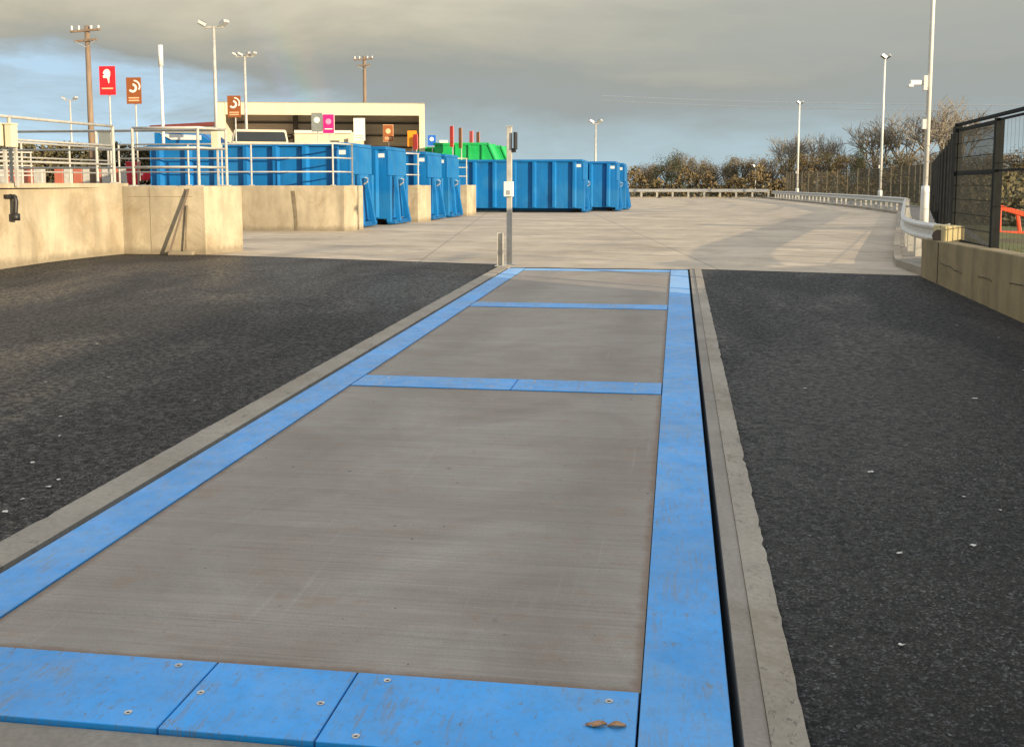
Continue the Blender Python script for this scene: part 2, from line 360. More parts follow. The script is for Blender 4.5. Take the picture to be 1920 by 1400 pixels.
# the yard's boundary with the asphalt runs slightly askew
def bx(x): return 18.28 - 0.222*(x-0.4) if x > -3 else 18.75-0.262*(x+3.09)
gb = MB()
D0 = -.03
def q(x0, x1, y0, y1, dz=D0):
    gb.add([(x0,y0,g(y0)+dz),(x1,y0,g(y0)+dz),(x1,y1,g(y1)+dz),(x0,y1,g(y1)+dz)], [(0,1,2,3)])
q(-600, -2.90, -80, 18); q(.26, 600, -80, 18); q(-2.90, .26, -80, 2.84); q(-600, 600, 18, 1200)
for a, b_ in (((-2.90, 2.84), (-2.90, 18)), ((.26, 2.84), (.26, 18)), ((-2.90, 2.84), (.26, 2.84)), ((-2.90, 18), (.26, 18))):
    gb.add([(*a, g(a[1])+D0), (*b_, g(b_[1])+D0), (*b_, -.95), (*a, -.95)], [(0,1,2,3)])
gb.add([(-2.90,2.84,-.95),(.26,2.84,-.95),(.26,18,-.95),(-2.90,18,-.95)], [(0,1,2,3)])
struct(gb.build('ground', m_field))
xs = [-3.02, -6, -9.4, -11.4]
struct_polys = []
pl = [(-3.02, -12), (-3.02, 18.0)]
o = sheet('road_left', [[(-14, -12), (-3.02, -12), (-3.02, 18.0), (-14, 18.0)], [(-14, 18.0), (-3.02, 18.0), (-3.02, bx(-3.02)), (-9.39, 20.40), (-14, 20.6)]], m_asph, 0)
o = sheet('road_right', [[(.41, -12), (3.80, -12), (3.80, 17.50), (.41, 17.50)], [(.41, 17.5), (3.80, 17.50), (2.0, bx(2.0)-.06), (.41, bx(.41)-.05)]], m_asph, 0)
o = sheet('yard', [[(-40, 20.41), (-9.39, 20.41), (-3.02, bx(-3.02)), (-3.02, 18.10), (.41, 18.10), (.41, bx(.41)-.05), (2.0, bx(2.0)-.06), (3.80, 17.50), (3.95, 19.95), (5.3, 24), (7.2, 30), (-40, 30)],
                   [(-40, 30), (7.2, 30), (8.0, 33), (11, 50), (12.2, 80), (10.5, 115), (-60, 115)]], m_yard, .004)
o = sheet('apron', [[(-3.0, -6), (.40, -6), (.40, 2.893), (-3.0, 2.893)]], m_kerb2, -.003)

# ------------------------------------------------------------------ weighbridge
def gq(b, x0, x1, y0, y1, t0, t1):
    """slab whose top is t1 above the slope, bottom t0"""
    vs = []
    for t in (t0, t1):
        vs += [(x0,y0,g(y0)+t),(x1,y0,g(y0)+t),(x1,y1,g(y1)+t),(x0,y1,g(y1)+t)]
    return b.add(vs, [(0,3,2,1),(4,5,6,7),(0,1,5,4),(1,2,6,5),(2,3,7,6),(3,0,4,7)])
wb = thing('weighbridge', 'long flush weighbridge with brushed concrete deck and bright blue steel edging', 'weighbridge', (0,0,0))
for y0, y1 in ((3.352, 7.985), (8.42, 12.845), (13.285, 17.55)):
    gq(MB(), -2.525, -.0935, y0, y1, -.28, .008).build('deck_panel', m_deck, wb)
for x0, x1 in ((-2.80, -2.528), (-.09, .19)):
    gq(MB(), x0, x1, 2.9, 17.86, -.35, .016).build('side_plate', m_blue, wb, .004)
for y0, y1, xs_ in ((2.90, 3.344, [-2.52, -1.548, -1.542, -1.048, -1.042, -.098]), (7.995, 8.41, [-2.52, -1.25, -1.244, -.098]), (12.855, 13.275, [-2.52, -.098]), (17.56, 17.84, [-2.52, -.098])):
    for i in range(0, len(xs_), 2):
        gq(MB(), xs_[i], xs_[i+1], y0, y1, -.03, .014).build('cross_plate', m_blue, wb, .003)
plates = [o for o in wb.children if o.name.startswith('cross_plate')]
def bolt(x, y, par):
    b = MB(); zt = g(y)+.0145; n = 16
    ring = [[(x+r_*math.cos(2*math.pi*k/n), y+r_*math.sin(2*math.pi*k/n), zt+h) for k in range(n)] for r_, h in ((.0135, 0), (.0125, .0022), (.0085, .0022), (.0055, -.0008))]
    vs = [v for a in ring for v in a]
    fs = [(i*n+k, i*n+(k+1)%n, (i+1)*n+(k+1)%n, (i+1)*n+k) for i in range(3) for k in range(n)]
    b.add(vs, fs); b.build('bolt', M_bolt, par)
    c = MB(); c.add([(x+.0056*math.cos(2*math.pi*k/6), y+.0056*math.sin(2*math.pi*k/6), zt+.0006) for k in range(6)], [tuple(range(6))])
    c.build('bolt_socket', m_black, par)
M_bolt = M('bolt_steel', (.55, .52, .47), .35, .7, .35, 60)
for x, y, k in ((-1.67,3.30,0),(-1.68,2.975,0),(-1.51,3.13,1),(-1.10,3.12,1),(-.93,3.30,2),(-.93,2.945,2),(-.19,3.27,2)):
    bolt(x, y, plates[k])
for y in (8.08, 8.32):
    for x in (-2.3, -1.4, -1.1, -.3): bolt(x, y, plates[3 if x < -1.25 else 4])
# kerbs: a chipped cast strip and, on the right, a smoother inner band
rk = random.Random(5)
def kerb(name, x0, x1, m, y0=-2, y1=18.2, top=.022, rough_side=1):
    b = MB(); n = 300; vs = []
    for i in range(n+1):
        y = y0+(y1-y0)*i/n; j = rk.uniform(-.006, .006)+(.012 if rk.random() < .06 else 0)
        xa, xb = (x0, x1) if not rough_side else ((x0, x1-abs(j)) if rough_side > 0 else (x0+abs(j), x1))
        for x, t in ((xa, -.9), (xa, top), (xb, top-.004), (xb, -.04)): vs.append((x, y, g(y)+t))
    fs = [(i*4+k, i*4+k+1, i*4+k+5, i*4+k+4) for i in range(n) for k in range(3)]
    fs += [(0,1,2,3), (n*4+3, n*4+2, n*4+1, n*4)]
    return struct(b.add(vs, fs).build(name, m))
kerb('kerb_right', .300, .415, m_kerb); kerb('kerb_inner_band', .222, .2985, m_kerb2, top=.0165, rough_side=0)
kerb('kerb_left', -3.03, -2.838, m_kerb, rough_side=-1)
# small debris
def leafthing(name, x, y, s, m, label, group, cat='leaf', z=.004, seed=0):
    rr = random.Random(seed); b = MB(); n = 9; a0 = rr.random()*6
    pts = []
    for k in range(n):
        a = 2*math.pi*k/n; rad = s*(.55+.45*rr.random())*(1 if k % 2 else .7); pts.append((rad*math.cos(a)*1.5, rad*math.sin(a), s*.25*rr.random()+.003))
    pts.append((0,0,s*.12+.004)); b.add(pts, [(k, (k+1)%n, n) for k in range(n)])
    o = b.build(name, m); o.location = (x, y, g(y)+z); o.rotation_euler = (0,0,a0); return tag(o, label, cat, group)
def curl(x, y):
    root = thing('dry_leaf', 'curled dry brown leaf lying on the blue front plate near its right bolt', 'leaf', (x, y, g(y)+.015), R(5)); root.scale = (.95, .9, .6)
    for k, (ox, s, m) in enumerate(((-.036, .030, m_leafd), (.030, .026, m_leafd))):
        b = MB(); vs = []
        for i in range(9):
            for j in range(6):
                u = i/8*2-1; v = j/5*2-1; wv = s*.62*math.cos(u*1.45)
                vs.append((ox+u*s*1.15, v*wv, .003+.010*(v*v)+.006*math.sin(3*u+k*2)+.004*u*k))
        b.add(vs, [(i*6+j, i*6+j+1, (i+1)*6+j+1, (i+1)*6+j) for i in range(8) for j in range(5)])
        b.build('blade', m, root)
    MB().tube([(-.08,-.004,.004),(-.03,0,.006),(.02,.001,.006)], .0016, 5).build('stalk', m_leafd, root)
curl(-.185, 3.115)
rl = random.Random(11)
for i, (x, y) in enumerate([(-3.35,5.30),(-3.33,5.17),(-3.30,4.75),(-3.34,4.95),(-4.6,8.05),(-5.0,7.8),(-3.9,6.2),(-4.2,6.7),(-3.7,5.6),(-5.6,9.6),(-3.5,7.3)]):
    leafthing('fallen_leaf', x, y, rl.uniform(.012, .022), m_leafw, 'small pale leaf scrap on the asphalt left of the weighbridge', 'leaf scraps on the left asphalt', seed=i)
for i, (x, y) in enumerate([(.82,3.85),(1.62,5.5),(1.35,4.95),(1.0,4.8),(1.5,5.7),(1.1,6.1),(2.2,8.2),(2.9,9.4),(2.6,7.2),(3.2,11.2),(3.45,12.5),(1.0,8.4),(3.3,10.2),(3.0,12.0),(2.4,10.7)]):
    leafthing('fallen_leaf', x, y, rl.uniform(.010, .020), m_leafw, 'small pale leaf scrap on the asphalt right of the weighbridge', 'leaf scraps on the right asphalt', seed=50+i)

# ------------------------------------------------------------------ retaining walls and upper deck
DK = 1.38
struct(MB().add([(-90,20.65,DK-.02),(-11.3,20.65,DK-.02),(-11.3,-14,DK-.02),(-90,-14,DK-.02),
                 (-90,20.6,DK-.02),(-17.6,20.6,DK-.02),(-17.6,60,DK-.02),(-90,60,DK-.02),
                 (-90,60,DK-.02),(-12,60,DK-.02),(-12,110,DK-.02),(-90,110,DK-.02)], [(0,1,2,3),(4,5,6,7),(8,9,10,11)]).build('upper_deck', m_yard))
def wall_thing(name, label, cat, path, z1, th=.35, z0=-.35, m=m_wall, close=False, cap=None, group=None):
    """vertical wall following a plan polyline (thickness towards its left side), one mesh"""
    b = MB(); P_ = [Vector((x, y, 0)) for x, y in path]; n = len(P_); off = []
    for i in range(n):
        d = (P_[min(i+1,n-1)]-P_[max(i-1,0)]).normalized(); off.append(P_[i]+Vector((-d.y, d.x, 0))*th)
    vs = []
    for i in range(n):
        t = z1 if isinstance(z1, (int, float)) else z1[i]
        for p_, z_ in ((P_[i], z0), (P_[i], t), (off[i], t), (off[i], z0)): vs.append((p_.x, p_.y, z_))
    fs = [(i*4+k, i*4+(k+1)%4, (i+1)*4+(k+1)%4, (i+1)*4+k) for i in range(n-1) for k in range(4)]+[(0,1,2,3),((n-1)*4+3,(n-1)*4+2,(n-1)*4+1,(n-1)*4)]
    b.add(vs, fs); o = b.build(name, m, bevel=.012); return tag(o, label, cat, group)
# curved wall, thickness towards -X
wall_thing('retaining_wall', 'curved pale concrete retaining wall at the far left, stained, under the railings', 'wall',
           [(-11.43, -12), (-11.43, 10), (-11.43, 16.64), (-11.41, 18.3), (-11.36, 19.3), (-11.28, 20.1), (-11.17, 20.62)], [1.38, 1.40, 1.44, 1.445, 1.445, 1.445, 1.445], .5)
def block(name, label, xs, x1, ya, yb, z1=DK, skew=.12):
    b = MB()
    poly = [(xs, ya), (x1-skew, ya), (x1, yb), (xs, yb)]
    b.prism(poly, -.1, z1, 'z'); o = b.build(name, m_wall, bevel=.014)
    return tag(o, label, 'wall', 'concrete bay walls beside the containers')
w1 = block('bay_wall', 'nearest concrete bay wall with an added leaning grey prop in front of it', -17.6, -9.23, 20.42, 21.83, 1.385, .2)
w2 = block('bay_wall', 'concrete bay wall with a dark vertical drip stain, left of the first blue containers', -17.6, -9.82, 31.2, 32.76)
block('bay_wall', 'narrow concrete bay wall between the two pairs of blue containers', -17.6, -9.5, 39.2, 40.8)
block('bay_wall', 'farthest and narrowest concrete bay wall, left of the ribbed blue container row', -17.6, -9.23, 47.3, 48.88)
block('bay_wall', 'concrete back wall of the bays, under the far railing', -17.9, -17.58, 21.83, 60, 1.37, 0)
# wall fittings
m_joint = M('formwork_joint', (.20, .165, .11), .85, 0, .2, 6)
for x in (-10.62, -9.86): MB().box(x, x+.012, 20.4165, 20.4205, 0, 1.34).build('formwork_joint', m_joint, w1)
MB().box(-11.1, -9.7, 20.4165, 20.4205, 1.17, 1.18).build('formwork_joint', m_joint, w1)
for x in (-13.4,): MB().box(x, x+.014, 31.1965, 31.2005, 0, 1.36).build('formwork_joint', m_joint, w2)
m_stain = M('damp_concrete', (.16, .13, .085), .8, 0, .3, 8)
MB().prism([(-11.62,1.22),(-11.50,1.22),(-11.44,.6),(-11.42,.02),(-11.52,.02),(-11.54,.5)], 31.188, 31.196, 'y').build('drip_stain', m_stain, w2)
t = thing('added_shadow_prop', 'brown square prop added for a slanting shadow on the nearest bay wall', 'prop', (-10.16, 20.36, 0))  # added prop stands in for a slanting shadow line on the wall
MB().beam((0.0, -.10, .0), (.41, .02, 1.33), .03, .04).build('shaft', M('added_prop_brown', (.13,.10,.075), .7), t)
MB().beam((.30, .0, .05), (.37, .02, 1.0), .02).build('brace', m_stain, t)
MB().box(-.02, .50, -.10, .03, 0, .07).build('foot_block', m_wall, t, .01)
t = thing('wall_pipe', 'black pipe outlet bracketed on the curved wall at far left', 'pipe', (-11.40, 16.97, 0))
MB().tube([(0,.0,1.22),(.10,0,1.20),(.11,0,1.12),(.09,0,.95),(.09,0,.86)], .042, 10).build('pipe', m_black, t, smooth=True)
MB().tube([(.09,0,.92),(.09,0,.80)], .075, 12).build('collar', m_black, t, smooth=True)
MB().box(-.03, .05, -.14, .10, 1.18, 1.25).build('bracket', m_black, t, .008)

# ------------------------------------------------------------------ railings
def railing(label, path, z, h=1.15, rails=(1.0, .66, .33), posts=None, r=.022, step=2.2, pr=.028, zs=None, group='galvanised tube railings on the upper deck', thick_top=True):
    root = thing('railing', label, 'railing', (*path[0], z), 0, group)
    o0 = Vector((*path[0], z)); pts = [Vector((x, y, z))-o0 for x, y in path]
    for k, f in enumerate(rails):
        MB().tube([p+Vector((0,0,h*f)) for p in pts], r*(1.25 if k == 0 and thick_top else 1), 8).build('rail', m_galvp, root, smooth=True)
    L = [0]
    for a, b in zip(pts, pts[1:]): L.append(L[-1]+(b-a).length)
    ds = posts if posts is not None else [L[-1]*i/max(1, round(L[-1]/step)) for i in range(max(1, round(L[-1]/step))+1)]
    for d in ds:
        for i in range(len(pts)-1):
            if d <= L[i+1]+1e-6 or i == len(pts)-2:
                p = pts[i]+(pts[i+1]-pts[i])*((d-L[i])/(L[i+1]-L[i])); break
        pb = MB().tube([p+Vector((0,0,0)), p+Vector((0,0,h))], pr, 8); pb.box(p.x-.07, p.x+.07, p.y-.06, p.y+.06, 0, .02)
        pb.build('post', m_galvp, root, smooth=False)
    return root
railing('near railing along the top of the curved left wall', [(-11.55,8),(-11.55,16.6),(-11.5,18.6),(-11.38,20.45)], 1.445, 1.15, posts=[0,3.2,6.4,9.25,12.45], pr=.032)
railing('railing along the front edge of the nearest bay wall, ending above its corner', [(-11.05,20.62),(-9.62,20.62),(-9.45,21.6),(-17.3,21.66)], 1.385, 1.18, posts=[0.0,1.42,2.41,5.4,8.2], pr=.031)
railing('railing across the back of the empty bay, left of the first blue container', [(-17.4,21.9),(-17.4,31.2)], DK, 1.15, posts=[0,2.3,4.6,6.9,9.2])
railing('long railing on the second bay wall in front of the blue container sides', [(-17.3,31.4),(-10.25,31.4),(-10.05,32.5)], DK, 1.27, posts=[0,2.3,3.4,4.35,6.95,8.1])
railing('short railing on the narrow wall between the container pairs', [(-12.5,39.5),(-10.15,39.5),(-9.85,40.4)], DK, 1.2, posts=[0,2.2,3.2])
railing('short farthest railing on the last bay wall', [(-12.5,47.5),(-9.9,47.5),(-9.55,48.4)], DK, 1.2, posts=[0,2.5,3.5])
railing('distant railing behind the left wall on the upper deck', [(-32,36),(-24.5,38)], DK, 1.25, rails=(1.0,.6,.3), posts=[0,2.6,5.2,7.7])
def ctrl_box(label, x, y, z0, w_, h_, m=m_cream):
    t = thing('control_box', label, 'box', (x, y, z0))
    MB().box(-w_/2, w_/2, -.09, .09, 0, h_).build('cabinet', m, t, .01)
    MB().box(-w_/2-.01, w_/2+.01, -.1, .1, h_, h_+.03).build('lid', m, t, .005)
    MB().beam((0,.1,-z0+DK), (0,.1,.1), .05).build('post', m_galvp, t)
ctrl_box('narrow cream control box on the left railing at the picture edge', -11.54, 17.0, 2.08, .11, .36)
ctrl_box('wider cream control box on the left railing beside the narrow one', -11.37, 17.05, 2.06, .13, .38)
ctrl_box('small cream box standing above the railing left of the third sign', -13.45, 30.0, 2.48, .22, .55)
ctrl_box('grey cabinet on a post behind the left railing right of the wooden pole', -20.3, 36.0, 2.75, .48, .50, m_grey)

# ------------------------------------------------------------------ containers
def container(name, label, loc, L=6.2, W=2.45, H=2.72, m=m_cblue, rz=0, group='blue roll-off containers in the bays', nr=7):
    t = thing(name, label, 'container', loc, rz, group)
    z0 = .22; b = MB()
    # open-topped shell
    for a in ((-L, 0, -W/2, -W/2+.06), (-L, 0, W/2-.06, W/2), (-L, -L+.06, -W/2+.06, W/2-.06), (-.06, 0, -W/2+.06, W/2-.06)):
        b.box(a[0], a[1], a[2], a[3], z0, H-.1)
    b.box(-L+.06, -.06, -W/2+.06, W/2-.06, z0, z0+.08)
    b.build('body', m, t)
    for sgn in (-1, 1):
        r = MB()
        for i in range(nr):
            x = -L+.35+(L-.75)*i/(nr-1)
            y0, y1 = (0, 0)
            ys = (-W/2, -W/2-.15) if sgn < 0 else (W/2, W/2+.15)
            r.add([(x-.13,ys[0],z0+.05),(x-.06,ys[1],z0+.05),(x+.06,ys[1],z0+.05),(x+.13,ys[0],z0+.05),
                   (x-.13,ys[0],H-.1),(x-.06,ys[1],H-.1),(x+.06,ys[1],H-.1),(x+.13,ys[0],H-.1)], [(0,1,2,3),(7,6,5,4),(0,4,5,1),(1,5,6,2),(2,6,7,3)])
        r.build('side_ribs', m, t)
    k = MB(); s = .07
    for y in (-W/2-.10, W/2-.04): k.box(-L-.04, .04, y, y+.14, H-.1, H+.02)
    for x in (-L-.03, -.10): k.box(x, x+.13, -W/2+.045, W/2-.045, H-.098, H+.018)
    k.build('top_rail', m, t, .02)
    u = MB(); 
    for y in (-.62, .50): u.box(-L+.1, -.1, y, y+.12, .06, z0)
    u.build('underframe', m_cdark, t)
    # hook end: upper plate, corner posts, sloping A-frame struts
    e = MB(); e.box(.002, .09, -W/2+.02, W/2-.02, H-.98, H-.12); e.build('end_plate', m, t, .015)
    for y in (-W/2+.10, W/2-.10): MB().beam((.07, y, z0-.12), (.07, y, H-.99), .16, .2, (0,1,0)).build('corner_post', m, t, .015)
    for sg in (-1, 1): MB().beam((.30, sg*.68, .12), (.10, sg*.36, H-1.0), .14, .16, (0,1,0)).build('lifting_strut', m, t, .012)
    MB().beam((.14, -.38, H-1.05), (.14, .38, H-1.05), .13).build('crossbar', m, t, .01)
    MB().tube([(.16,-.0,H-1.3),(.28,0,H-1.22),(.30,0,H-1.12),(.2,0,H-1.08)], .03, 6).build('hook_bar', m_galv, t)
    MB().box(-.02, .28, -W/2+.1, W/2-.1, .04, .20).build('sill', m_cdark, t, .01)
    for y in (-.75, .75): MB().tube([(-.35, y-.09, .15), (-.35, y+.09, .15)], .14, 12).build('roller', m_tyre, t)
    MB().box(-.29, -.06, -W/2-.012, -W/2-.002, H-.36, H-.22).build('sticker', m_white, t)
    return t
container('skip_container', 'nearest blue open container, its ribbed side behind the long railing', (-10.38, 34.2, 0), L=6.7)
container('skip_container', 'second blue container, tucked close beside the nearest one', (-10.0, 37.4, 0), H=2.70)
container('skip_container', 'third blue container, first of the farther pair between the narrow walls', (-9.75, 42.3, 0), H=2.66)
container('skip_container', 'fourth blue container, second of the farther pair', (-9.68, 45.5, 0), H=2.66)
container('skip_container', 'long ribbed blue container right of the farthest bay wall, behind the signal post', (-4.7, 54.5, 0), L=6.8, H=2.62, nr=7)
container('skip_container', 'blue container with white sticker just right of the long ribbed one', (-3.2, 57.4, 0), H=2.58)
container('skip_container', 'rightmost and farthest blue container, mostly hidden by its neighbours', (-2.95, 60.5, 0), H=2.55)
def hopper(label, loc, s=1.0, rz=0):
    t = thing('green_skip', label, 'container', loc, rz, 'green skips behind the blue containers')
    b = MB(); L, W, H = 3.4*s, 2.2, 3.7*s
    prof = [(-L/2, 0), (L/2-.9, 0), (L/2+.45, H*.50), (L/2-.40, H), (-L/2-.1, H), (-L/2-.1, H*.5)]
    for y in (-W/2, W/2-.05): b.prism([(x, z_) for x, z_ in prof], y, y+.05, 'y')
    b.prism([(L/2-.9,0),(L/2+.45,H*.5),(L/2-.40,H),(L/2-.46,H),(L/2+.38,H*.5),(L/2-.95,0)], -W/2+.05, W/2-.05, 'y')
    b.box(-L/2-.1, -L/2-.04, -W/2+.05, W/2-.05, H*.3, H); b.build('body', m_cgreen, t)
    k = MB(); k.box(-L/2-.16, L/2-.34, -W/2-.06, -W/2+.06, H-.1, H+.04); k.box(-L/2-.16, L/2-.34, W/2-.06, W/2+.06, H-.1, H+.04)
    k.beam((L/2-.38,-W/2-.01,H), (L/2+.48,-W/2-.01,H*.5), .1); k.beam((L/2-.38,W/2+.01,H), (L/2+.48,W/2+.01,H*.5), .1)
    k.box(-L/2-.16, -L/2-.04, -W/2+.06, W/2-.06, H-.1, H+.04)
    k.build('rim', m_cgreen, t, .01)
    r = MB()
    for i in range(4): x = -L/2+.4+i*(L-1.1)/3; r.box(x-.05, x+.05, -W/2-.09, -W/2-.002, .1, H-.1)
    r.build('ribs', m_cgreen, t)
    return t
hopper('lowest green skip at the left, behind the farther blue pair', (-14.3, 66.5, 0), .99)
hopper('tallest green skip with sloping end, in the middle of the three', (-12.45, 63.6, 0), 1.03)
hopper('rightmost green skip with sloping end, just left of the signal post', (-12.8, 70.2, 0), 1.05)
# blue skip with pale lid on the upper deck
t = thing('deck_skip', 'blue compactor with a pale sloping lid behind the left railing', 'compactor', (-21.2, 44.6, DK))
MB().prism([(-1.15,0),(1.6,0),(1.6,1.75),(.9,2.2),(-1.15,2.25)], -1, 1, 'y').build('body', m_cblue, t, .02)
MB().add([(-.75,-1.03,2.15),(1.0,-1.03,2.12),(1.0,-1.03,1.95),(-.4,-1.03,1.98)], [(0,1,2,3)]).prism([(-.85,2.2),(1.0,2.12),(1.0,1.92),(-.35,1.94)], -1.06, -1.005, 'y').build('lid', m_white, t)
# ------------------------------------------------------------------ signs
def disc(cx, cz, r, n=14, a0=0, a1=2*math.pi): return [(cx+r*math.cos(a0+(a1-a0)*k/n), cz+r*math.sin(a0+(a1-a0)*k/n)) for k in range(n)]
def sign(label, x, y, z0, z1, w_, mf, emblem=None, rz=0, mtxt=m_peach, base=DK, lines=2, me=m_wsign, border=None, group='tall coloured bay signs'):
    t = thing('bay_sign', label, 'sign', (x, y, base), rz, group); h = z1-z0; a = z0-base; c = a+h/2
    p = MB().box(-w_/2, w_/2, -.02, .02, a, a+h).build('panel', mf, t)
    MB().tube([(.03,.05,0),(.03,.05,a+h*.9)], .032, 8).build('pole', m_galvp, t, smooth=True)
    if border: MB().box(-w_/2-.025, w_/2+.025, .0, .018, a-.025, a+h+.025).build('border', border, t)
    if emblem == 'leaf':      # rounded head with a drooping tail
        e = MB().prism([(w_*px, a+h*pz) for px, pz in [(.0,.90),(.12,.88),(.21,.80),(.20,.68),(.15,.60),(.13,.42),(.08,.40),(.03,.56),(-.08,.60),(-.22,.58),(-.27,.66),(-.16,.70),(-.26,.76),(-.16,.86)]], -.034, -.021, 'y'); e.build('emblem', me, t)
    if emblem == 'swirl':
        for (cx, cz, r0, r1, s0, s1) in ((-.06, .60, .30, .16, -2.6, 1.5), (.05, .66, .42, .33, -.6, 1.6)):
            e = MB(); n = 12; out_ = [(w_*(cx+r0*math.cos(s0+(s1-s0)*k/n)), a+h*cz+w_*r0*math.sin(s0+(s1-s0)*k/n)) for k in range(n+1)]
            inn = [(w_*(cx+r1*math.cos(s0+(s1-s0)*k/n)), a+h*cz+w_*r1*math.sin(s0+(s1-s0)*k/n)) for k in range(n+1)]
            for k in range(n): e.prism([out_[k], out_[k+1], inn[k+1], inn[k]], -.034, -.021, 'y')
            e.build('emblem', me, t)
    if emblem == 'blob':
        MB().prism([(px*1., pz) for px, pz in disc(0, a+h*.62, w_*.27)], -.034, -.021, 'y').build('emblem', me, t)
    for k in range(lines):
        MB().box(-w_*.36, w_*.36, -.030, -.021, a+h*(.20-.10*k), a+h*(.25-.10*k)).build('lettering', mtxt, t)
    return t
sign('red sign with a white emblem, high on its pole at the left', -19.6, 35.0, 4.50, 5.48, .56, m_red, 'leaf', R(4), m_peach, lines=1)
sign('brown sign with a pale swirl, just right of the high red sign', -19.7, 37.0, 4.34, 5.29, .55, m_brown, 'swirl', R(4))
sign('brown sign with swirl in front of the shed front left corner', -17.72, 41.35, 4.10, 4.96, .54, m_brown, 'swirl', R(4), lines=2)
sign('grey sign with small white mark, left of the pink sign', -20.1, 58.3, 4.35, 5.40, .62, m_grey, 'blob', R(6), m_grey, lines=1, base=-.0)
sign('bright pink sign inside the shed opening', -17.84, 53.55, 4.03, 4.99, .56, m_pink, 'blob', R(6), m_wsign, me=M('pale_pink_print', (.8,.25,.42), .5), lines=1, border=m_wsign)
sign('plain white sign with faint lettering in the shed opening', -17.73, 58.6, 3.85, 5.10, .64, m_wsign, None, R(6), M('grey_print', (.42,.42,.36), .6), lines=2)
sign('light brown sign with pale print right of the white sign', -16.94, 61.8, 3.94, 4.88, .56, m_brown, 'blob', R(14), m_peach, me=m_peach, border=m_peach)
sign('orange sign near the right jamb of the shed', -15.29, 61.0, 3.59, 4.50, .54, m_orange, None, R(4), m_orange, lines=1)
sign('narrow dark red sign touching the orange sign', -14.6, 59.0, 3.35, 4.20, .5, m_red, None, R(-48), m_red, lines=1)
sign('blue sign just right of the shed, above the green skips', -15.07, 65.1, 3.79, 4.42, .48, m_bsign, 'blob', R(4), m_bsign, lines=1)
sign('low white sign between the blue sign and the tall red one', -14.78, 67.2, 3.75, 4.20, .52, m_wsign, None, R(4), m_galvp, lines=1)
sign('tallest narrow red sign seen edge-on above the green skips', -12.6, 59.4, 3.50, 4.66, .6, m_red, None, R(-60), m_red, lines=1, base=0)
sign('brown sign seen edge-on, right of the tallest red edge-on sign', -12.53, 61.5, 3.50, 4.67, .55, m_brown, None, R(-60), m_brown, lines=1, base=0)
sign('smaller red sign seen edge-on above the middle green skip', -12.66, 65.5, 3.7, 4.68, .6, m_red, None, R(-60), m_red, lines=1, base=0)
sign('smallest brown sign seen edge-on, rightmost of the row', -12.79, 68.5, 3.9, 4.76, .6, m_brown, None, R(-60), m_brown, lines=1, base=0)
# ------------------------------------------------------------------ shed and left buildings
t = thing('shed', 'cream framed open shed with dark interior behind the containers', 'building', (-27.4, 61.5, 0), R(14.2))
Wd = 12.4; H = 6.3; Dp = 4.8
for a_, b_ in ((0, .42), (Wd-.34, Wd)): MB().box(a_, b_, 0, .3, 0, H).build('portal_column', m_cream, t, .01)
f = MB().box(.425, Wd-.345, -.02, .32, H-.72, H); f.build('fascia', m_cream, t, .01)
MB().prism([(-.02,H+.002),(Wd+.02,H+.002),(Wd+.02,H+.05),(-.02,H+.05)], -.03, Dp, 'y').build('roof', m_roofgrey, t)
f = MB(); f.box(.02, .2, .32, Dp, 0, H-.02); f.box(Wd-.2, Wd-.02, .32, Dp, 0, H-.02); f.box(.22, Wd-.22, Dp-.2, Dp, 0, H-.05); f.build('wall', M('shed_inner_cladding', (.62,.54,.44), .7, 0, .12, 2, sv=(.3,.3,4)), t)
f = MB()
for z_ in (4.5, 3.75, 5.3): f.box(.25, Wd-.25, Dp-.32, Dp-.22, z_, z_+.12)
f.beam((1.0, 4.4, 3.6), (6.5, 4.4, 5.2), .2); f.box(4.0, 4.3, 4.15, 4.45, 0, H-.1); f.build('bracing', m_dkclad, t)
MB().box(4.4, 8.55, 1.2, 3.9, 0, 4.62).build('inner_partition', m_cream, t)
MB().box(4.4, 7.9, 1.05, 1.19, 4.55, 4.72).build('partition_cap', m_white, t)
MB().box(7.7, 8.6, .9, 1.18, 0, 4.25).build('screen_panel', m_cream, t)
t = thing('far_shed', 'low far shed with a maroon sloping roof edge left of the open shed', 'building', (-42, 82, 0), R(8))
MB().prism([(0,0),(9,0),(9,6.4),(0,5.9)], 0, 10, 'y').build('wall', m_roofgrey, t)
MB().beam((-.3,-.1,5.98), (9.2,-.1,6.5), .25, .3).build('roof_edge', m_maroon, t)
t = thing('long_building', 'long low grey roofed building far behind the left railings', 'building', (-125, 104, 0), R(12))
MB().box(0, 78, 0, 14, 0, 3.2).build('wall', m_brown_clad, t)
MB().prism([(-.5,3.2),(14.5,3.2),(7,5.4)], -.5, 78.5, 'x').build('roof', m_roofgrey, t)
for i in range(10): MB().box(4+i*7, 6.5+i*7, -.06, .0, 1.6, 2.7).build('window', m_glass, t)
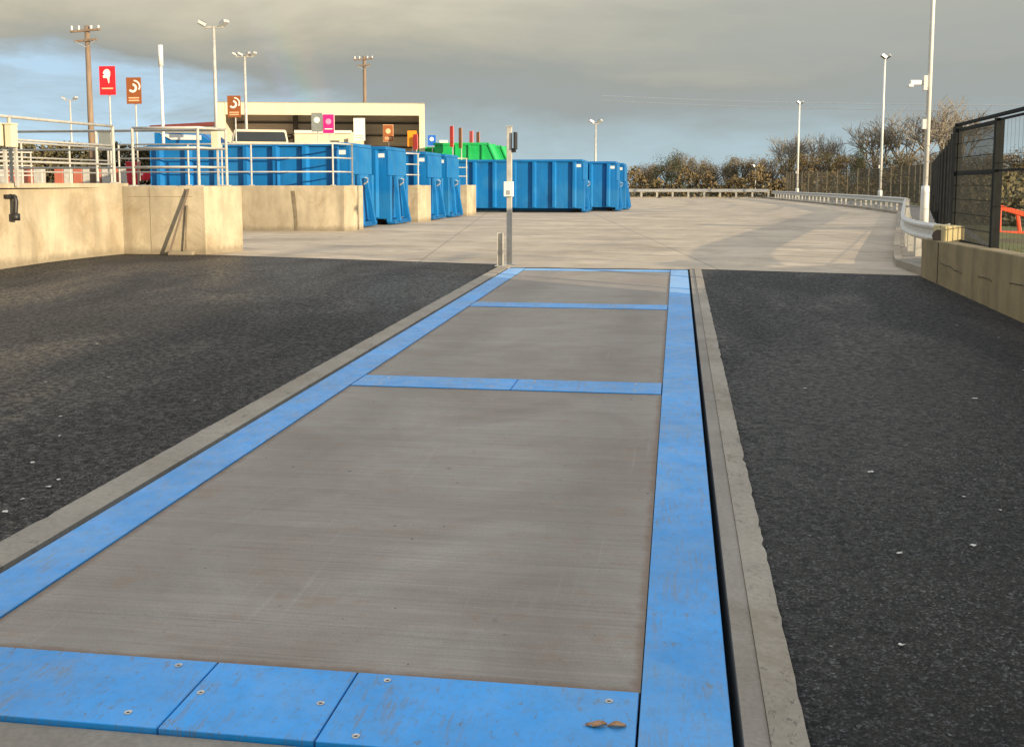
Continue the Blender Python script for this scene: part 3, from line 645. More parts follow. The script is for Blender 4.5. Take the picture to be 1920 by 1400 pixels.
# ------------------------------------------------------------------ vehicles and clutter on the upper deck
def car(label, loc, rz, m, name='parked_car'):
    t = thing(name, label, 'car', loc, rz, 'cars parked on the upper deck')
    lo = [(-2.05,.28),(2.0,.28),(2.1,.55),(2.0,.82),(1.15,.92),(-1.9,.98),(-2.1,.7)]
    MB().prism(lo, -.87, .87, 'y').build('body', m, t, .06)
    cab = MB(); L_ = [(1.15,.93),(-1.85,.96),(-1.55,1.40),(-.9,1.47),(.3,1.45)]
    vs = [(x, -.80 if z_ < 1 else -.62, z_) for x, z_ in L_]+[(x, .80 if z_ < 1 else .62, z_) for x, z_ in L_]
    cab.add(vs, [(0,1,2,3,4),(9,8,7,6,5)]+[(i,i+5,(i+1)%5+5,(i+1)%5) for i in range(5)]); cab.build('cabin_glass', m_glass, t, .03)
    MB().prism([(-1.5,1.41),(-.9,1.48),(.25,1.46),(.2,1.50),(-.9,1.525),(-1.45,1.46)], -.6, .6, 'y').build('roof', m, t, .02)
    for x in (-1.3, 1.3):
        for y in (-.88, .72):
            w_ = MB().tube([(x,y,.31),(x,y+.17,.31)], .31, 16).build('wheel', m_tyre, t)
            MB().tube([(x,y-.01,.31),(x,y+.18,.31)], .18, 12).build('rim', m_galv, w_)
    for y in (-.65, .65): MB().box(1.98, 2.09, y-.16, y+.16, .62, .76).build('headlight', m_white, t, .02)
    return t
m_cardark = M('dark_car_paint', (.02,.025,.03), .25, .2); m_cargrey = M('grey_car_paint', (.10,.11,.12), .25, .4); m_carred = M('red_car_paint', (.45,.01,.03), .25, .1)
car('dark parked car behind the left railings, left of the wooden pole', (-43.5, 69, DK), R(200), m_cardark)
car('grey parked car right of the wooden pole behind the railings', (-40.0, 70.5, DK), R(195), m_cargrey)
car('red parked car beside the blue container end, behind the railing posts', (-35.2, 70, DK), R(235), m_carred)
t = thing('parked_van', 'cream white van with a dark windscreen, standing above the long blue container', 'van', (-17.95, 44.6, DK-.02), R(24))
MB().prism([(-1.2,.35),(1.2,.35),(1.22,1.75),(1.1,2.42),(-1.1,2.42),(-1.22,1.75)], 0, 5.0, 'y').build('body', m_cream, t, .08)
MB().add([(-1.08,-.03,1.95),(1.08,-.03,1.95),(1.0,-.0,2.32),(-1.0,-.0,2.32)], [(0,1,2,3)]).prism([(-1.12,1.90),(1.12,1.90),(1.04,2.30),(-1.04,2.30)], -.03, -.004, 'y').build('windscreen', m_glass, t)
arc = [(-.62,1.62)]+[(.62*-math.cos(math.pi*k/10), 1.62+.20*math.sin(math.pi*k/10)) for k in range(1,10)]+[(.62,1.62)]
MB().prism(arc, -.03, -.004, 'y').build('bonnet_grille', m_black, t)
for x in (-1.0, .78):
    for y in (.8, 3.9): MB().tube([(x,y,.36),(x+.22,y,.36)], .36, 16).build('wheel', m_tyre, t)
def barrier(label, loc, rz=0):
    t = thing('plastic_barrier', label, 'barrier', loc, rz, 'red and white plastic barriers on the upper deck')
    for i in range(4):
        MB().prism([(i*1.02,0),(i*1.02+.5,0),(i*1.02+.5,.95),(i*1.02,.95)], -.2, .2, 'y').build('red_section', m_orangeplast, t, .04)
        MB().prism([(i*1.02+.51,0),(i*1.02+1.01,0),(i*1.02+1.01,.9),(i*1.02+.51,.9)], -.2, .2, 'y').build('white_section', m_galvp, t, .04)
    return t
barrier('red and white plastic barrier run behind the railings at the picture edge', (-37.5, 52.5, DK), R(5))
barrier('second red and white barrier run, right of the picture-edge one', (-33.0, 53.2, DK), R(8))
barrier('short looking red and white barrier run left of the dark car', (-37.0, 62, DK), R(2))
def bin_(label, loc, m):
    t = thing('wheeled_bin', label, 'bin', loc, R(20), 'red bins on the upper deck')
    MB().add([(-.24,-.26,0),(.24,-.26,0),(.24,.26,0),(-.24,.26,0),(-.29,-.33,1.0),(.29,-.33,1.0),(.29,.33,1.0),(-.29,.33,1.0)], [(0,1,2,3),(4,5,6,7),(0,1,5,4),(1,2,6,5),(2,3,7,6),(3,0,4,7)]).build('body', m, t, .02)
    MB().box(-.31,.31,-.36,.36,1.0,1.08).build('lid', m, t, .03)
    for x in (-.27, .21): MB().tube([(x,.27,.1),(x+.06,.27,.1)], .1, 10).build('wheel', m_tyre, t)
bin_('left of two red bins seen through the railing posts', (-25.2, 47, DK), m_carred)
bin_('right of two red bins, next to the blue container end', (-23.9, 47.6, DK), m_carred)
# ------------------------------------------------------------------ poles, masts and lamps
def utility_pole(label, x, y, z1, r=.13, arms=2, z0=0):
    t = thing('utility_pole', label, 'utility pole', (x, y, z0)); h = z1-z0
    MB().tube([(0,0,0),(0,0,h/2),(.0,0,h)], r*1.15, 10, r*.8).build('pole', m_wood, t, smooth=True)
    for k in range(arms):
        MB().beam((-.75+.2*k,-.15,h-.28-.45*k), (.75-.2*k,-.15,h-.2-.45*k), .09, .1).build('crossarm', m_wood, t)
    for xx in (-.68, -.32, .3, .66): MB().tube([(xx,-.15,h-.22),(xx,-.15,h-.02)], .045, 6).build('insulator', m_white, t)
    MB().tube([(-.5,-.2,h-.75),(0,-.16,h-1.0),(.5,-.2,h-.7)], .02, 5).build('stay_wire', m_galv, t)
    return t
utility_pole('tall wooden utility pole with crossarms at the far left', -27.3, 47.1, 8.75, .14)
utility_pole('smaller distant utility pole rising behind the shed roof', -23.38, 78.8, 10.95, .15)
def flood_mast(label, x, y, z1, z0=DK, r=.055, heads=2, hs=1., spread=.42, group='floodlight masts behind the left bays', rz=0, base=False):
    t = thing('floodlight_mast', label, 'floodlight', (x, y, z0), rz, group); h = z1-z0
    MB().tube([(0,0,0),(0,0,h)], r*1.2, 10, r*.85).build('mast', m_galvp, t, smooth=True)
    if base: MB().tube([(0,0,0),(0,0,1.15),(0,0,1.25)], r*1.9, 10).build('base_sleeve', m_galvp, t, smooth=True)
    if heads > 1: MB().beam((-spread,0,h), (spread,0,h), .08).build('crossbar', m_galvp, t)
    for i in range(heads):
        xx = (-spread + 2*spread*i/(heads-1)) if heads > 1 else .0
        sg = -1 if i < heads/2 else 1
        hb = MB(); c = Vector((xx+sg*.08*hs, -.05, h+.16*hs)); ax = Vector((sg*.8,-.35,.45)).normalized()
        hb.beam(c-ax*.17*hs, c+ax*.17*hs, .30*hs, .15*hs); l_ = hb.build('lamp_head', m_galv, t, .02)
        n_ = Vector((0,0,1)); s_ = ax.cross(n_).normalized(); d_ = s_.cross(ax).normalized()*-1
        MB().beam(c-ax*.14*hs+d_*.085*hs*-1, c+ax*.14*hs+d_*.085*hs*-1, .24*hs, .02).build('lens', m_glass, l_)
    return t
flood_mast('tall twin floodlight mast left of the shed, above the third sign', -19.46, 43.5, 8.0, r=.075)
flood_mast('second twin floodlight mast, in front of the shed fascia', -24.2, 58.1, 8.55, r=.08, hs=.85, spread=.5, heads=4)
flood_mast('small distant twin floodlight mast at the far left', -62.1, 103.3, 10.0, r=.10, hs=1.3, spread=.55)
flood_mast('lone floodlight mast rising behind the right end of the blue containers', -5.76, 75.9, 5.65, z0=0, r=.07, spread=.22, hs=1.0)
flood_mast('short distant lamp in front of the autumn hedge, behind the far barrier', 8.5, 121.6, 3.3, z0=0, r=.08, spread=.2, hs=1.0)
t = thing('white_mast', 'plain white mast with a thicker top, between the brown sign and the floodlight', 'mast', (-21.67, 43.07, DK))
MB().tube([(0,0,0),(0,0,5.0)], .07, 10, .06).build('mast', m_white, t, smooth=True); MB().tube([(0,0,5.0),(0,0,5.87)], .105, 12).build('antenna', m_white, t, smooth=True)
def street_lamp(label, x, y, z1, z0=0, r=.06, head=True, base=.9):
    t = thing('lamp_post', label, 'lamp post', (x, y, z0), 0, 'lamp posts beyond the right crash barrier'); h = z1-z0
    MB().tube([(0,0,base),(0,0,h)], r, 12, r*.8).build('pole', m_white, t, smooth=True)
    MB().tube([(0,0,0),(0,0,base),(0,0,base+.12)], r*1.75, 12, r*1.6).build('base', m_white, t, smooth=True)
    if head:
        for sg in (-1, 1):
            c = Vector((.16*sg+.05, .12*sg, h+.12)); ax = Vector((.75*sg, -.3, .5)).normalized()
            l_ = MB().beam(c-ax*.18, c+ax*.18, .3, .16).build('lamp_head', m_galv, t, .02)
            MB().beam(c-ax*.15+Vector((0,-.06,-.09)), c+ax*.15+Vector((0,-.06,-.09)), .24, .02).build('lens', m_glass, l_)
    MB().box(-r-.06, -r+.01, -.06, .06, 2.4, 2.6).build('junction_box', m_white, t)
    return t
street_lamp('most distant of the three right lamp posts, behind the barrier bend', 10.95, 102.2, 8.75, r=.10)
street_lamp('middle lamp post of the three on the right, with a twin head', 12.55, 69.9, 9.15, r=.085)
lp = street_lamp('nearest tall white lamp post running out of the top of the picture, carrying a camera', 5.06, 23.2, 9.3, z0=.15, r=.052, base=1.12)
t = thing('security_camera', 'white security camera bracketed on the nearest lamp post', 'camera', (5.06, 23.2, 3.49))
MB().box(-.13,-.055,-.07,.07,-.16,.14).build('bracket', m_white, t, .01)
MB().beam((-.13,0,.0), (-.40,-.06,.0), .075, .10).build('housing', m_white, t, .02)
MB().beam((-.33,-.045,-.06), (-.43,-.065,-.06), .09, .06).build('lens_hood', m_white, t, .01)
# signal post at the end of the weighbridge
t = thing('signal_post', 'tall galvanised post with a pale box halfway up, beyond the weighbridge', 'post', (-2.93, 18.68, 0))
MB().box(-.045,.045,-.045,.045,0,2.42).build('upright', m_galvp, t, .006)
MB().box(-.055,.055,-.055,.055,2.42,2.44).build('cap', m_galv, t)
MB().box(-.085,.085,-.12,-.047,1.21,1.47).build('junction_box', m_wsign, t, .008)
MB().box(-.03,.03,-.128,-.121,1.24,1.32).build('label_plate', m_galv, t)
MB().box(.048,.11,-.05,.05,1.98,2.05).build('signal_arm', m_black, t)
MB().box(.085,.135,-.1,.06,2.03,2.33).build('signal_head', m_black, t, .01)
MB().box(-.10,.10,-.10,.10,.004,.016).build('base_plate', m_galv, t)
t = thing('post_stub', 'short galvanised channel bollard beside the signal post foot', 'bollard', (-3.05, 18.42, 0))
b = MB(); b.box(-.05,.05,.03,.04,0,.58); b.box(-.05,-.042,-.04,.03,0,.58); b.box(.042,.05,-.04,.03,0,.58); b.build('channel', m_galvp, t)
MB().box(-.09,.09,-.09,.09,0,.012).build('base_plate', m_galv, t)

# ------------------------------------------------------------------ crash barriers (W-beam)
def smooth_path(pts, n=10):
    res = []; P_ = [Vector((*p, 0)) for p in pts]
    for i in range(len(P_)-1):
        p0 = P_[max(i-1,0)]; p1 = P_[i]; p2 = P_[i+1]; p3 = P_[min(i+2,len(P_)-1)]
        for k in range(n):
            t_ = k/n; res.append(.5*((2*p1)+(-p0+p2)*t_+(2*p0-5*p1+4*p2-p3)*t_*t_+(-p0+3*p1-3*p2+p3)*t_**3))
    res.append(P_[-1]); return res
WP = [(0,-.155),(.02,-.15),(.075,-.115),(.075,-.085),(.01,-.03),(.01,.03),(.075,.085),(.075,.115),(.02,.15),(0,.155),(-.004,.15),(.012,.135),(.06,.105),(-.004,.03),(-.004,-.03),(.06,-.105),(.012,-.135),(-.004,-.15)]
def wbeam(path, zs, side=1):
    b = MB(); n = len(WP); vs = []
    for i, p in enumerate(path):
        d = (path[min(i+1,len(path)-1)]-path[max(i-1,0)]).normalized(); nn = Vector((-d.y, d.x, 0))*side
        zc = zs if isinstance(zs, (int, float)) else zs[i]
        for (a, h_) in WP: q_ = p+nn*a; vs.append((q_.x, q_.y, zc+h_))
    fs = [(i*n+k, i*n+(k+1)%n, (i+1)*n+(k+1)%n, (i+1)*n+k) for i in range(len(path)-1) for k in range(n)]
    return b.add(vs, fs)
def crash_barrier(label, pts, step, zc=.62, side=1, n=10, ptop=.74, first=0):
    path = smooth_path(pts, n) if n else [Vector((*p, 0)) for p in pts]
    t = thing('crash_barrier', label, 'crash barrier', (0,0,0), 0, 'galvanised crash barriers round the yard')
    wbeam(path, zc, side).build('beam', m_galv, t)
    acc = first; last = path[0]; cnt = 0
    for i in range(1, len(path)):
        seg = (path[i]-path[i-1]); L = seg.length; d = seg.normalized(); nn = Vector((-d.y, d.x, 0))*side
        while acc <= L and cnt < 98:
            p = path[i-1]+d*acc-nn*.03
            pb = MB(); a = nn*-.10; s_ = d*.075
            for (u0, u1, v0, v1) in ((-.095,.095,-.0,-.012),(-.095,-.083,-.012,-.11),):
                P4 = [p+d*u0+nn*v0, p+d*u1+nn*v0, p+d*u1+nn*v1, p+d*u0+nn*v1]
                pb.add([(q_.x,q_.y,z_) for z_ in (0, ptop) for q_ in P4], [(0,3,2,1),(4,5,6,7),(0,1,5,4),(1,2,6,5),(2,3,7,6),(3,0,4,7)])
            pb.build('post', m_galvp, t); acc += step; cnt += 1
        acc -= L
    return t
BPATH = [(4.30,17.75),(4.27,19.5),(4.36,21.0),(4.83,24),(6.64,33),(8.66,43),(10.2,50.5),(10.75,53),(10.95,57),(11.0,67),(10.3,85),(9.3,102),(9.05,106)]
bp = crash_barrier('silver crash barrier curving along the right side of the yard, on closely spaced posts', BPATH, 1.6, first=1.2)
crash_barrier('far crash barrier running across the back of the yard', [(9.1,111),(-2,111.5),(-14,112)], 1.6, n=0, zc=.75, side=1, ptop=.86)
# rail end joining the wall
t = thing('barrier_end', 'pale yellow concrete anchor block where the crash barrier meets the right wall', 'block', (4.02, 16.7, 0))
MB().box(-.16,.12,-.35,.35,.50,.82).build('block', M('yellow_concrete', (.50,.42,.22), .8, 0, .15, 6), t, .02)
wbeam([Vector((.24,1.0,0)),Vector((.10,.60,0)),Vector((-.13,.2,0)),Vector((-.175,-.12,0))], .66, 1).build('beam_end', m_galv, t)
MB().tube([(-.19,-.12,.66),(-.175,-.1,.66)], .10, 10).build('end_cap', M('dark_end_cap', (.10,.07,.05), .7), t)
# kerb and paved verge under the barrier
kp = smooth_path([(3.82,17.5),(3.80,18.9),(3.88,19.95),(4.64,24),(6.42,33),(8.37,43),(9.85,50.5),(10.3,52.8),(10.45,57),(10.5,67),(9.85,85),(8.85,102),(8.7,110.3)], 10)
b = MB(); vs = []; prof = [(0,-.02),(0.01,.125),(-.12,.13),(-.12,.0)]
for i, p in enumerate(kp):
    d = (kp[min(i+1,len(kp)-1)]-kp[max(i-1,0)]).normalized(); nn = Vector((-d.y, d.x, 0))
    for a, z_ in prof: q_ = p+nn*a; vs.append((q_.x,q_.y,z_))
b.add(vs, [(i*4+k, i*4+(k+1)%4, (i+1)*4+(k+1)%4, (i+1)*4+k) for i in range(len(kp)-1) for k in range(4)]); struct(b.build('kerb_yard', m_kerb))
b = MB(); vs = []
for i, p in enumerate(kp):
    d = (kp[min(i+1,len(kp)-1)]-kp[max(i-1,0)]).normalized(); nn = Vector((-d.y, d.x, 0))
    for a, z_ in ((-.12, .10), (-.9, .13), (-1.7, .30)): q_ = p+nn*a; vs.append((q_.x,q_.y,z_))
b.add(vs, [(i*3+k, i*3+k+1, (i+1)*3+k+1, (i+1)*3+k) for i in range(len(kp)-1) for k in range(2)]); struct(b.build('verge_paving', m_kerb2))
struct(MB().box(-16, 9.1, 110.0, 110.15, 0, .12).build('kerb_far', m_kerb))
# ------------------------------------------------------------------ right wall, fences, land beyond
b = MB()
vs = []
for y in (17.42, 12.4, 6, -6):
    zt = .59+(17.4-y)*.0095
    for x, z_ in ((3.78, g(y)-.2), (3.78, zt), (4.03, zt), (4.03, g(y)-.2)): vs.append((x,y,z_))
b.add(vs, [(i*4+k, i*4+(k+1)%4, (i+1)*4+(k+1)%4, (i+1)*4+k) for i in range(3) for k in range(4)]+[(0,1,2,3),(12,13,14,15)])
rw = tag(b.build('boundary_wall', m_wall_r, bevel=.015), 'low weathered concrete wall along the right asphalt, stained and cracked', 'wall')
m_crack = M('crack_stain', (.06,.05,.035), .9, 0, .3, 20)
rc = random.Random(3)
for y0, y1, z_ in ((16.2,14.9,.30),(14.2,13.6,.27),(12.9,12.0,.30)):
    pts = []; y = y0; zc = z_
    while y > y1: pts.append((3.776, y, zc)); y -= .12; zc += rc.uniform(-.02,.016)
    MB().tube(pts, .006, 4).build('crack', m_crack, rw)
MB().box(3.772, 3.779, 16.32, 16.335, -.02, .58).build('joint', m_crack, rw)
# grass bank beyond
b = MB(); nx, ny = 24, 60; rg = random.Random(8); vs = []
for j in range(ny+1):
    y = -8+ j*(118/ny)
    x0 = 4.02 if y < 17.6 else None
    if x0 is None:
        best = min(kp, key=lambda p: abs(p.y-y)); x0 = best.x+1.5 if y < 109 else 11.6
    for i in range(nx+1):
        u = i/nx; x = x0+(u**1.8)*140; vs.append((x, y, .42-.25*min(1,u*3)+rg.uniform(-.03,.05)*(i > 0)-(0 if y < 17.6 else .14)))
b.add(vs, [(j*(nx+1)+i, j*(nx+1)+i+1, (j+1)*(nx+1)+i+1, (j+1)*(nx+1)+i) for j in range(ny) for i in range(nx)])
struct(b.build('grass_bank', m_grass, smooth=True))
gm = MB(); rg = random.Random(21)
for _ in range(8000):
    y = rg.uniform(9, 36); x = rg.uniform(4.1 if y < 17.6 else 4.1+(y-17)*.24+2.4, 12 if y < 20 else 18)
    hgt = rg.uniform(.06,.28); a = rg.random()*6.28; wv = .012+.001*y
    z_ = .22 if x > 6 else .34
    gm.add([(x-wv*math.cos(a),y-wv*math.sin(a),z_-.06),(x+wv*math.cos(a),y+wv*math.sin(a),z_-.06),(x+rg.uniform(-.08,.08),y+rg.uniform(-.08,.08),z_+hgt)], [(0,1,2)])
go = gm.build('grass', m_grass); go['label'] = 'rough tufted grass beyond the right fence'; go['category'] = 'grass'; go['kind'] = 'stuff'
def mesh_panel(name, a, b_, z0, z1, pitch, wr, hp, hr, par, mid=None, frame=0):
    """welded mesh panel between two plan points; wires are square bars"""
    a = Vector((*a,0)); b_ = Vector((*b_,0)); d = b_-a; L = d.length; d.normalize(); nn = Vector((-d.y,d.x,0))
    m_ = MB(); n = max(1, int(L/pitch))
    for i in range(n+1):
        c = a+d*(L*i/n); h = wr/2
        q1, q2, q3 = c-d*h, c+d*h, c+nn*h*1.6
        m_.add([(q.x,q.y,z_) for z_ in (z0, z1) for q in (q1,q2,q3)], [(0,1,4,3),(1,2,5,4),(2,0,3,5)])
    k = max(1, int((z1-z0)/hp))
    for i in range(k+1):
        z_ = z0+(z1-z0)*i/k; e0, e1 = a-nn*.004, b_-nn*.004
        m_.beam((e0.x,e0.y,z_), (e1.x,e1.y,z_), hr)
    if frame:
        for z_ in (z0, z1)+((mid,) if mid else ()): m_.beam((a.x,a.y,z_), (b_.x,b_.y,z_), frame*.6, frame)
    return m_.build(name, m_fence, par)
# near run on the wall
fr = thing('mesh_fence', 'dark mesh fence on top of the low wall at the right picture edge', 'fence', (0,0,0), 0, 'dark mesh fences on the right')
fx = lambda y: 3.95+(y-12.8)*.0375
for y, wd in ((16.8,.09),(14.42,.10),(12.75,.08),(10.3,.07),(7.8,.07)):
    MB().box(fx(y)-wd/2, fx(y)+wd/2, y-wd/2, y+wd/2, .45, 2.32 if y != 14.42 else 2.26).build('post', m_fence, fr)
mesh_panel('mesh_panel', (fx(16.75),16.75), (fx(14.47),14.47), .60, 2.22, .042, .008, .2, .010, fr, 1.58, .05)
mesh_panel('mesh_panel', (fx(14.37),14.37), (fx(12.8),12.8), .60, 2.24, .16, .003, .42, .007, fr, 1.60, .03)
for a, b_ in ((12.7,10.34),(10.26,7.84)): mesh_panel('mesh_panel', (fx(a),a), (fx(b_),b_), .60, 2.24, .05, .006, .3, .008, fr, 1.60, .035)
MB().beam((fx(16.8),16.8,2.30), (fx(7.8),7.8,2.30), .05, .04).build('top_rail', m_fence, fr)
hb = thing('added_shade_screen', 'added unseen boarded screen beside the right wall that shades the foreground', 'fence', (0,0,0))  # added out-of-view screen that casts shade over the bridge and left road
for i in range(19): MB().box(4.25,4.30, -7+i*1.0, -6.01+i*1.0, -.1, 1.72).build('board', m_brown_clad, hb)
# run receding along the yard
FP = smooth_path([(4.1,16.8),(5.7,24),(7.7,33.5),(9.6,42.5),(11.2,50)], 3)
f2 = thing('mesh_fence', 'dark mesh fence receding behind the nearest lamp post, seen almost edge-on', 'fence', (0,0,0), 0, 'dark mesh fences on the right')
for i in range(len(FP)-1):
    a, b_ = FP[i], FP[i+1]; mesh_panel('mesh_panel', (a.x,a.y), (b_.x,b_.y), .35, 2.28, .09, .006, .3, .008, f2)
    MB().box(b_.x-.04,b_.x+.04,b_.y-.04,b_.y+.04,.1,2.36).build('post', m_fence, f2)
FP3 = smooth_path([(11.2,50),(13.2,60),(14.2,72),(13.6,90),(11.8,106),(11,113)], 5)
f3 = thing('mesh_fence', 'long distant mesh fence behind the curving crash barrier, in front of the trees', 'fence', (0,0,0), 0, 'dark mesh fences on the right')
for i in range(len(FP3)-1):
    a, b_ = FP3[i], FP3[i+1]; pn = mesh_panel('mesh_panel', (a.x,a.y), (b_.x,b_.y), .3, 2.52, .13, .020, .5, .035, f3); pn.data.materials[0] = m_fencef
    MB().box(b_.x-.045,b_.x+.045,b_.y-.045,b_.y+.045,.1,2.6).build('post', m_fencef, f3)
# red machine beyond the fence
t = thing('digger', 'small red digger with a bent arm on the grass beyond the right fence', 'digger', (11.2, 32.0, .22), R(-100))
A = Vector((.0,-.0,0))
MB().box(-.9,.9,-.75,-.45,0,.42).build('track', m_tyre, t, .12); MB().box(-.9,.9,.45,.75,0,.42).build('track', m_tyre, t, .12)
MB().box(-.75,.6,-.5,.5,.45,1.0).build('body', m_machine, t, .06)
MB().box(-.55,.2,-.4,.4,1.0,1.75).build('cab', m_glass, t, .05)
bo = MB().tube([(.6,0,.6),(1.0,0,1.35),(1.5,0,1.0)], .09, 6).build('boom', m_machine, t); MB().tube([(1.5,0,1.0),(1.62,0,.35)], .07, 6).build('dipper', m_machine, t)
MB().prism([(1.45,.05),(1.8,.05),(1.78,.38),(1.55,.38)], -.2, .2, 'y').build('bucket', m_black, t, .02)
t = thing('red_implement', 'bright red bent machine arm seen through the mesh at the right edge', 'machine', (8.25, 28.5, .2), R(0))
MB().beam((-.23,0,.0), (-.25,0,.62), .11).build('leg', m_machine, t, .01); MB().beam((-.28,0,.66), (.55,.0,.42), .12).build('arm', m_machine, t, .01)
MB().beam((.2,0,.5), (.28,0,.02), .08).build('leg', m_machine, t, .01); MB().box(-.3,.4,-.2,.2,-.02,.05).build('skid', m_machine, t, .01)
# ------------------------------------------------------------------ trees
ml = {
 'brown': leafmat('bronze_foliage', [(.085,.066,.034), (.135,.100,.048), (.195,.15,.075)]),
 'olive': leafmat('olive_foliage', [(.055,.053,.028), (.105,.092,.046), (.16,.135,.075)]),
 'green': leafmat('dark_evergreen_foliage', [(.022,.030,.016), (.045,.055,.025), (.075,.08,.036)]),
 'tan': leafmat('tan_twig_foliage', [(.12,.096,.056), (.18,.143,.082), (.25,.20,.12)]),
}
m_bark = M('bark', (.13,.10,.07), .9, 0, .3, 3)
m_twig = M('pale_twig_bark', (.27,.235,.185), .85, 0, .25, 2)
def crown_mesh(seed, n=1700, w=1., h=1., lobes=16, leaf=.16):
    r = random.Random(seed); b = MB(); L = []
    for _ in range(lobes):
        a = r.random()*6.28; rr = r.random()**.6*.36; zc = r.uniform(.22,.86); rr *= (1.1-abs(zc-.5))
        L.append((rr*math.cos(a), rr*math.sin(a), zc, r.uniform(.10,.21)))
    for _ in range(n):
        cx, cy, cz, s = L[int(r.random()*lobes)]
        v = Vector((r.gauss(0,1), r.gauss(0,1), r.gauss(0,1))).normalized()*s*(r.random()**.35)*(1.25 if r.random()<.12 else 1)
        p = Vector(((cx+v.x)*w, (cy+v.y)*w, max(.02, (cz+v.z*1.1))*h))
        e1 = Vector((r.gauss(0,1), r.gauss(0,1), r.gauss(0,1))).normalized(); e2 = e1.cross(Vector((r.gauss(0,1), r.gauss(0,1), r.gauss(0,1)))).normalized()
        s1 = leaf*r.uniform(.5,1.25); s2 = s1*r.uniform(.35,.8)
        b.add([p-e1*s1, p+e2*s2, p+e1*s1, p-e2*s2], [(0,1,2,3)])
    return b
def limbs(b, r, p, d, L, rad, depth, spread=.5, kids=3, droop=0):
    q_ = p+d*L; mid = p+d*L*.5+Vector((r.uniform(-1,1), r.uniform(-1,1), r.uniform(-.3,.5)))*L*.07
    b.tube([p, mid, q_], rad, 4 if depth < 3 else 6, rad*.62)
    if depth == 0: return
    for k in range(kids+(1 if depth > 1 and r.random() < .5 else 0)):
        st = p+(q_-p)*(1 if k == 0 else r.uniform(.45, .98))
        nd = (d+Vector((r.gauss(0,1), r.gauss(0,1), r.gauss(0,.7)))*spread+Vector((0,0,.08))).normalized()
        limbs(b, r, st, nd, L*r.uniform(.58,.82), rad*.66, depth-1, spread, kids, droop)
protos = {}
def tree(kind, x, y, h, wdt, label, group, seed, z0=0):
    key = (kind, seed % 3)
    if key not in protos:
        nm = 'bare_tree' if kind == 'bare' else ('evergreen_tree' if kind == 'green' else 'hedgerow_tree')
        t = thing(nm, label, 'tree', (x,y,z0), 0, group); r = random.Random(seed*7+1)
        tr = MB()
        if kind == 'bare':
            tr.tube([(0,0,-.2),(.1,.05,2.2)], .22, 8, .16); tr.build('trunk', m_bark, t)
            c = MB()
            for k in range(5):
                a = k*1.256+r.random(); limbs(c, r, Vector((.1,.05,2.0+.15*k)), Vector((.5*math.cos(a), .5*math.sin(a), 1.1)).normalized(), 2.5, .10, 4, .46, 3)
            c.build('crown', m_twig, t); t['h0'] = 7.7; t['w0'] = 7.0
        else:
            tr.tube([(0,0,-.2),(.06,.03,2.0)], .16, 7, .1)
            for k in range(7):
                a = k*.9; limbs(tr, r, Vector((.05,.02,.8+.25*k)), Vector((.5*math.cos(a), .5*math.sin(a), .9)).normalized(), 1.5, .07, 2, .45, 3)
            tr.build('trunk', m_bark, t)
            crown_mesh(seed*13+5, 6500, 5.2, 5.6, 26, .072).build('crown', ml[kind], t); t['h0'] = 6.1; t['w0'] = 4.6
        protos[key] = t; o = t
    else:
        o = dup(protos[key], (x,y,z0), None, label, group)
    o.location = (x,y,z0); o.rotation_euler = (0,0,random.Random(seed).random()*6.28); o.scale = (wdt/o['w0'], wdt/o['w0'], h/o['h0'])
    return o
CA, SA = math.cos(YAW), math.sin(YAW)
